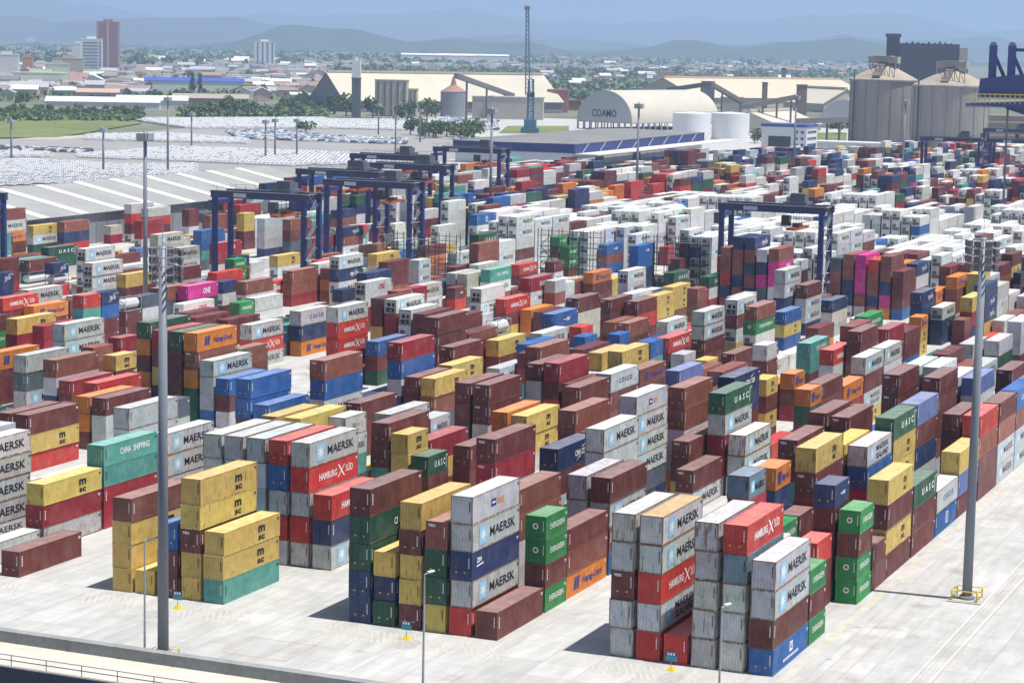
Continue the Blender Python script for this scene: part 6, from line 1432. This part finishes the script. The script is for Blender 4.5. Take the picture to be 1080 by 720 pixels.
def house(kind):
    Wd, dp, h = [(12, 9, 5.5), (18, 11, 6.5), (24, 14, 7), (14, 12, 9)][kind]
    b = MB(); b.box(0, dp, -Wd/2, Wd/2, 0, h, False)
    for y in (-Wd/2, Wd/2): b.quad((0, y, h), (dp, y, h), (dp/2, y, h+dp*.24))
    w_ = b.mesh('wall', hm_w[0]); b = MB(); e = .7
    for s_ in (0, 1):
        x0 = -e if s_ == 0 else dp+e; zz = h-.3; b.hexa([(x0,-Wd/2-e,zz), (dp/2,-Wd/2-e,h+dp*.24), (dp/2,Wd/2+e,h+dp*.24), (x0,Wd/2+e,zz)], [(x0,-Wd/2-e,zz+.3), (dp/2,-Wd/2-e,h+dp*.24+.3), (dp/2,Wd/2+e,h+dp*.24+.3), (x0,Wd/2+e,zz+.3)])
    r_ = b.mesh('roof', hm_r[0]); b = MB()
    for i in range(max(2, int(Wd/5))): b.box(-.05, .02, -Wd/2+1+i*4.6, -Wd/2+2.6+i*4.6, h*.3, h*.62)
    return w_, r_, b.mesh('window', glass)
HM = {}
def house_mesh(kind, wi, ri):
    if kind not in protos_d: protos_d[kind] = house(kind)
    w_, r_, g_ = protos_d[kind]
    if (kind, 'w', wi) not in HM: m = w_.copy(); setmats(m, [hm_w[wi]]); HM[kind, 'w', wi] = m
    if (kind, 'r', ri) not in HM: m = r_.copy(); setmats(m, [hm_r[ri]]); HM[kind, 'r', ri] = m
    return HM[kind, 'w', wi], HM[kind, 'r', ri], g_
protos_d = {}
rh = random.Random(21)
def inpoly(x, y, P):
    c = False; j = len(P)-1
    for i in range(len(P)):
        if (P[i][1] > y) != (P[j][1] > y) and x < (P[j][0]-P[i][0])*(y-P[i][1])/(P[j][1]-P[i][1])+P[i][0]: c = not c
        j = i
    return c
TOWN = [(-30, 108), (-30, 60), (330, 66), (345, 80), (345, 108), (270, 112), (150, 108), (60, 112)]
nh = 0; placed = []
def put_house(px, py, where):
    p = at(px, py, -.6); kind = rh.choice((0, 0, 1, 1, 2, 3)); wi, ri = rh.randrange(4), rh.choice((0, 1, 2, 2, 3, 3, 4))
    if any(abs(p[0]-a)+abs(p[1]-b_) < 26 for a, b_ in placed): return 0
    placed.append((p[0], p[1])); w_, r_, g_ = house_mesh(kind, wi, ri); sc = rh.uniform(.9, 1.5)
    t = thing('house', f'{["small","medium","long","tall"][kind]} {HW[wi]} house with {HR[ri]} roof {where}', 'house', W3(p[0], p[1], -.6), R(rh.choice((30, 30, 120, 25, 45))), f'{HW[wi]} houses with {HR[ri]} roofs {where}')
    t.scale = (sc, sc, sc); link('wall', w_, t); link('roof', r_, t); link('window', g_, t); return 1
tries = 0
while nh < 185 and tries < 6000:
    tries += 1; px, py = rh.uniform(-20, 345), 62+46*rh.random()**1.2
    if inpoly(px, py, TOWN) and not (150 < px < 262 and 86 < py < 114) and not (40 < px < 182 and 104 < py): nh += put_house(px, py, 'in the town at left')
nh = tries = 0
while nh < 60 and tries < 3000:
    tries += 1; px, py = rh.uniform(560, 900), rh.uniform(74, 92)
    nh += put_house(px, py, 'around the tan warehouse roof')
nh = tries = 0
while nh < 50 and tries < 3000:
    tries += 1; px, py = rh.uniform(345, 900), rh.uniform(59, 76); nh += put_house(px, py, 'beyond the grain warehouses')
# the farthest roofs of the town run together
sv_, sf_, sc_ = [], [], []
for i in range(7500):
    px = rh.uniform(-20, 930); py = (50 if px < 340 else 54)+(20 if px < 340 else 15)*rh.random()+px*.008
    if i % 2 == 0 and px < 345: py = 66+36*rh.random()
    if 150 < px < 262 and py > 86: continue
    p = at(px, py, -.6); w2, d2, h2 = rh.uniform(8, 30), rh.uniform(7, 14), rh.uniform(3.5, 9); a = R(rh.choice((30, 120, 40))); n0 = len(sv_)
    for z in (-.6, h2):
        for x, y in ((-1,-1), (1,-1), (1,1), (-1,1)):
            X, Y = x*d2/2, y*w2/2; sv_.append((p[0]+X*math.cos(a)-Y*math.sin(a), -p[1]+X*math.sin(a)+Y*math.cos(a), z))
    sf_ += [tuple(n0+k for k in f) for f in ((4,5,6,7), (0,1,5,4), (1,2,6,5), (2,3,7,6), (3,0,4,7))]
    c = rh.choice(((.62,.61,.59), (.55,.5,.42), (.33,.22,.17), (.62,.56,.46), (.4,.4,.4), (.68,.68,.67))); sc_ += [(*c, 0)]*5
me = bpy.data.meshes.new('distant_roofs'); me.from_pydata(sv_, [], sf_); me.materials.append(mat('distant_roof_mix', mode='attr', rough=.85))
a_ = me.attributes.new('Col', 'FLOAT_COLOR', 'FACE'); a_.data.foreach_set('color', np.array(sc_, dtype=np.float32).ravel()); me.update()
tag(link('distant_roofs', me), 'far roofs of the town running together towards the hills', 'roofs', kind='stuff')

# trees: tapered trunk with limbs, crown of many leaf clumps scattered through its volume
leafm = [mat('leaf_mid', (.125, .175, .06), .8, .15, var=.45, scale=.9), mat('leaf_dark', (.085, .125, .05), .8, .15, var=.4, scale=.9), mat('leaf_light', (.14, .20, .06), .8, .15, var=.4, scale=.9)]
bark = mat('bark', (.12, .09, .065), .9)
def tree_meshes(seed, shape, n=330):
    rt_ = random.Random(seed); b = MB(); b.tube((0,0,0), (0,0,3.2), .38, .24, 7); 
    for i in range(5): a = i*1.3+rt_.random(); b.tube((0,0,2.4+.2*i), (2.2*math.cos(a), 2.2*math.sin(a), 5+rt_.random()*2), .16, .05, 5)
    tr = b.mesh('trunk', bark); c = MB()
    lobes = [(rt_.uniform(-2.4, 2.4), rt_.uniform(-2.4, 2.4), rt_.uniform(3.8, 7.4), rt_.uniform(1.3, 2.4)) for _ in range(9)]
    if shape == 'tall': lobes = [(rt_.uniform(-.5, .5), rt_.uniform(-.5, .5), 2+i*1.15, 1.25-.05*i) for i in range(9)]
    if shape == 'wide': lobes = [(rt_.uniform(-4.2, 4.2), rt_.uniform(-4.2, 4.2), rt_.uniform(3.2, 5.8), rt_.uniform(1.5, 2.6)) for _ in range(11)]
    for i in range(n):
        x, y, z, r = rt_.choice(lobes); d = Vector((rt_.gauss(0, 1), rt_.gauss(0, 1), rt_.gauss(0, 1))).normalized()*r*(.55+.5*rt_.random())
        p = Vector((x, y, z))+d*Vector((1, 1, .8)).length/1.6; u = Vector((rt_.gauss(0, 1), rt_.gauss(0, 1), rt_.gauss(0, .7))).normalized(); q = u.cross(Vector((rt_.gauss(0, 1), rt_.gauss(0, 1), rt_.gauss(0, 1)))).normalized(); s_ = rt_.uniform(.35, .75)
        c.mi = rt_.choice((0, 0, 1, 1, 2)); c.quad(p-u*s_-q*s_*.6, p+u*s_*.4-q*s_, p+u*s_+q*s_*.5, p-u*s_*.3+q*s_)
    return tr, c.mesh('crown', leafm)
TM = [tree_meshes(i, s_) for i, s_ in enumerate(('round', 'round', 'wide', 'wide', 'tall'))]
KIND = ['round green tree', 'loose round green tree', 'wide spreading green tree', 'broad low green tree', 'dark column shaped tree']
def put_tree(px, py, sc, kind, where, uniq=None):
    p = at(px, py, -.6); t = thing('tree', uniq or f'{KIND[kind]} {where}', 'tree', W3(p[0], p[1], -.5), rh.uniform(0, 6.28), f'{KIND[kind]}s {where}'); t.scale = (sc*rh.uniform(.9, 1.15), sc*rh.uniform(.9, 1.15), sc*rh.uniform(.85, 1.15))
    link('trunk', TM[kind][0], t); link('crown', TM[kind][1], t)
for i in range(46): put_tree(rh.uniform(-10, 150), rh.uniform(117, 123), rh.uniform(.4, .8), rh.choice((0, 1, 2, 3, 3)), 'along the edge of the meadow')
for i in range(34): put_tree(rh.uniform(195, 345), rh.uniform(114, 125), rh.uniform(.7, 1.4), rh.choice((0, 1, 2, 3)), 'between the car park and the town')
for i in range(16): put_tree(rh.uniform(430, 505), rh.uniform(143, 149), rh.uniform(1.0, 1.5), rh.choice((0, 2, 3)), 'in the dark row before the crane cluster')
for i in range(16): put_tree(rh.uniform(-10, 345), rh.uniform(78, 108), rh.uniform(1.0, 1.7), rh.choice((0, 1, 2)), 'among the town houses')
for i in range(14): put_tree(rh.uniform(345, 460), rh.uniform(120, 130), rh.uniform(1.2, 1.9), rh.choice((0, 1)), 'before the long beige warehouse')
put_tree(203, 99, 1.9, 4, '', 'dark column shaped tree, left of two, before the blue banded hall'); put_tree(211, 99, 1.7, 4, '', 'dark column shaped tree, right of two, before the blue banded hall')
put_tree(886, 142, 1.5, 2, '', 'dark tree beside the left concrete silo'); put_tree(322, 142, 1.2, 2, '', 'lone tree standing among the bluish parked cars'); put_tree(1030, 168, 1.3, 3, '', 'dark bush below the right concrete silo'); put_tree(796, 152, 1.1, 3, '', 'low dark bush left of the office block')
c = MB(); rt_ = random.Random(9)           # hedges, scrub and the far tree cover: nobody could count these
def scrub(n, fx, size, hmax):
    for i in range(n):
        px, py = fx(); p = W3(*at(px, py, -.6)[:2], -.6); s0 = size*rt_.uniform(.6, 1.5); h = hmax*rt_.uniform(.5, 1.1)
        for j in range(7):
            q = p+Vector((rt_.gauss(0, .5)*s0, rt_.gauss(0, .5)*s0, rt_.uniform(.15, 1)*h)); u = Vector((rt_.gauss(0, 1), rt_.gauss(0, 1), rt_.gauss(0, .5))).normalized(); k = u.cross(Vector((rt_.gauss(0, 1), rt_.gauss(0, 1), rt_.gauss(0, 1)))).normalized(); e = s0*.55
            c.mi = rt_.choice((0, 0, 1, 2)); c.quad(q-u*e-k*e*.6, q+u*e*.4-k*e, q+u*e+k*e*.5, q-u*e*.3+k*e)
scrub(1500, lambda: (rt_.uniform(-30, 150), rt_.uniform(117, 126)+rt_.random()*3), 2.2, 2.4)
scrub(900, lambda: (rt_.uniform(190, 345), rt_.uniform(116, 126)), 3.0, 4.5)
scrub(420, lambda: (rt_.uniform(-30, 345), rt_.uniform(60, 110)), 5, 7)
scrub(1500, lambda: (rt_.uniform(-30, 1000), 50+20*rt_.random()**1.2+max(0, (rt_.random()-.5)*6)), 13, 14)
scrub(1100, lambda: (rt_.uniform(345, 930), rt_.uniform(68, 84)), 7, 9)
scrub(260, lambda: (rt_.uniform(565, 700), rt_.uniform(84, 106)), 5, 7)
o = c.build('scrub_and_far_trees', leafm); tag(o, 'scrub on the meadow edge and far tree cover between the roofs', 'greenery', kind='stuff')

# parked new cars in dense rows
def car_mesh():
    b = MB(); b.mi = 0
    prof = [(-2.2, .35), (-2.2, .85), (-1.35, 1.0), (-.75, 1.48), (.95, 1.50), (1.75, 1.05), (2.2, .95), (2.2, .35)]
    n0 = len(b.v)
    for y in (-.88, .88): b.v += [(x, y*(.86 if z > 1.3 else 1), z) for x, z in prof]
    k = len(prof)
    for i in range(k): j = (i+1) % k; b.f.append((n0+i, n0+k+i, n0+k+j, n0+j)); b.m.append(0)
    b.f.append(tuple(n0+i for i in range(k))); b.m.append(0); b.f.append(tuple(n0+k+i for i in reversed(range(k)))); b.m.append(0)
    return b
carp = mat('car_paint', mode='obj', rough=.25, spec=.5, var=.03); bm_ = car_mesh(); CARB = bm_.mesh('body', carp)
gb = MB(); gb.quad((-1.33,-.72,1.04), (-1.33,.72,1.04), (-.80,.66,1.43), (-.80,-.66,1.43)); gb.quad((1.70,.72,1.10), (1.70,-.72,1.10), (1.02,-.66,1.46), (1.02,.66,1.46))
for s_ in (-1, 1): gb.quad((-1.0, s_*.875, 1.02), (1.5, s_*.875, 1.02), (.9, s_*.79, 1.42), (-.7, s_*.79, 1.42))
CARG = gb.mesh('windows', glass)
wb_ = MB()
wb_.tube((-1.4, -.9, .32), (-1.4, .9, .32), .32, n=8); CARW1 = wb_.mesh('wheel', dark); wb_ = MB(); wb_.tube((1.4, -.9, .32), (1.4, .9, .32), .32, n=8); CARW2 = wb_.mesh('wheel', dark)
PK = [('A', [(-20, 168), (0, 169), (90, 173), (130, 176), (205, 175), (205, 184), (110, 192), (0, 197), (-20, 199)], 'w'), ('B', [(82, 164), (140, 160), (180, 156), (300, 160), (420, 166), (420, 172), (310, 176), (180, 170), (82, 167)], 'w'), ('C', [(-20, 161), (53, 162), (53, 166), (-20, 167)], 'w'),
      ('D', [(-20, 155), (95, 159), (95, 162), (-20, 159)], 'd'), ('E', [(90, 143), (180, 142), (262, 148), (260, 152), (90, 148)], 'w'), ('F', [(238, 139), (300, 138), (345, 144), (430, 148), (430, 153), (250, 147)], 'm'), ('G', [(135, 126), (345, 125), (345, 136), (200, 136)], 'w'), ('H', [(345, 127), (440, 127), (430, 138), (345, 136)], 'w'), ('I', [(470, 124), (525, 128), (525, 138), (450, 134)], 'm')]
PKN = dict(A='nearest the striped shed', B='in the wide middle field', C='in the short field at left', D='in the dark row at left', E='in the row below the meadow', F='in the bluish row', G='in the field below the trees', H='below the pale elevator building', I='right of the dark tree row')
CCOL = {'w': [((.70, .70, .70), 'white')]*7+[((.60, .62, .64), 'silver')], 'd': [((.05, .06, .08), 'dark'), ((.05, .06, .08), 'dark'), ((.80, .80, .80), 'white')], 'm': [((.80, .80, .80), 'white'), ((.22, .28, .36), 'blue grey'), ((.60, .62, .64), 'silver'), ((.05, .06, .08), 'dark')]}
cars = []; rc = random.Random(4)
for nm, P, pal in PK:
    G_ = [at(*q)[:2] for q in P]; us = [g[0] for g in G_]; vs_ = [g[1] for g in G_]; u = min(us)
    while u < max(us):
        v = min(vs_)
        while v < max(vs_):
            if inpoly(u, v, [tuple(g) for g in G_]) and rc.random() < .9 and not (236-4 < u < 504 and -357 < v < -288): cars.append((math.hypot(u-CU, v-CV), u, v, nm, rc.choice(CCOL[pal])))
            v += 2.4
        u += 5.3
cars.sort(key=lambda c_: c_[0]); ncar = len(cars)
for D_, u, v, nm, (cc, cn) in cars[:300]:
    t = thing('parked_car', f'{cn} new car parked {PKN[nm]} of the car park', 'car', W3(u+rc.uniform(-.2, .2), v, .06), rc.choice((0, 0, 0, math.pi)), f'{cn} cars parked {PKN[nm]}')
    link('body', CARB, t, color=(*cc, 1)); link('windows', CARG, t); link('wheel', CARW1, t); link('wheel', CARW2, t)
V, Fl, Cc = [], [], []
for D_, u, v, nm, (cc, cn) in cars[300:]:
    for me_, colr in ((CARB, cc), (CARG, (.10, .11, .12))):
        n0 = len(V); V += [(p.co.x+u, p.co.y-v, p.co.z+.06) for p in me_.vertices]
        for p in me_.polygons: Fl.append(tuple(n0+i for i in p.vertices)); Cc.append((*colr, 1))
me = bpy.data.meshes.new('parked_cars'); me.from_pydata(V, [], Fl); me.materials.append(mat('car_paint_mix', mode='attr', rough=.25, spec=.5, var=.03))
a_ = me.attributes.new('Col', 'FLOAT_COLOR', 'FACE'); a_.data.foreach_set('color', np.array(Cc, dtype=np.float32).ravel()); me.update()
tag(link('parked_cars', me), 'hundreds of mostly white new cars filling the farther car park', 'cars', kind='stuff')
print('cars', ncar, 'indiv containers', len(indiv), 'stuff', len(stuff_boxes))

# ------------------------------------------------------------------ haze: the humid air that turns the far hills blue
hz = MB(); hz.box(-3000, 58000, -12000, 45000, -5.6, 1500)
hm = bpy.data.materials.new('humid_air'); hm.use_nodes = True; n_ = hm.node_tree.nodes; n_.remove(n_['Principled BSDF'])
pv = n_.new('ShaderNodeVolumePrincipled'); pv.inputs['Color'].default_value = (.50, .67, .99, 1); pv.inputs['Density'].default_value = 9e-5; pv.inputs['Anisotropy'].default_value = .2
hm.node_tree.links.new(pv.outputs[0], n_['Material Output'].inputs['Volume'])
o = hz.build('haze', hm); tag(o, 'pale blue humid haze over the whole port and town', 'haze', kind='stuff')
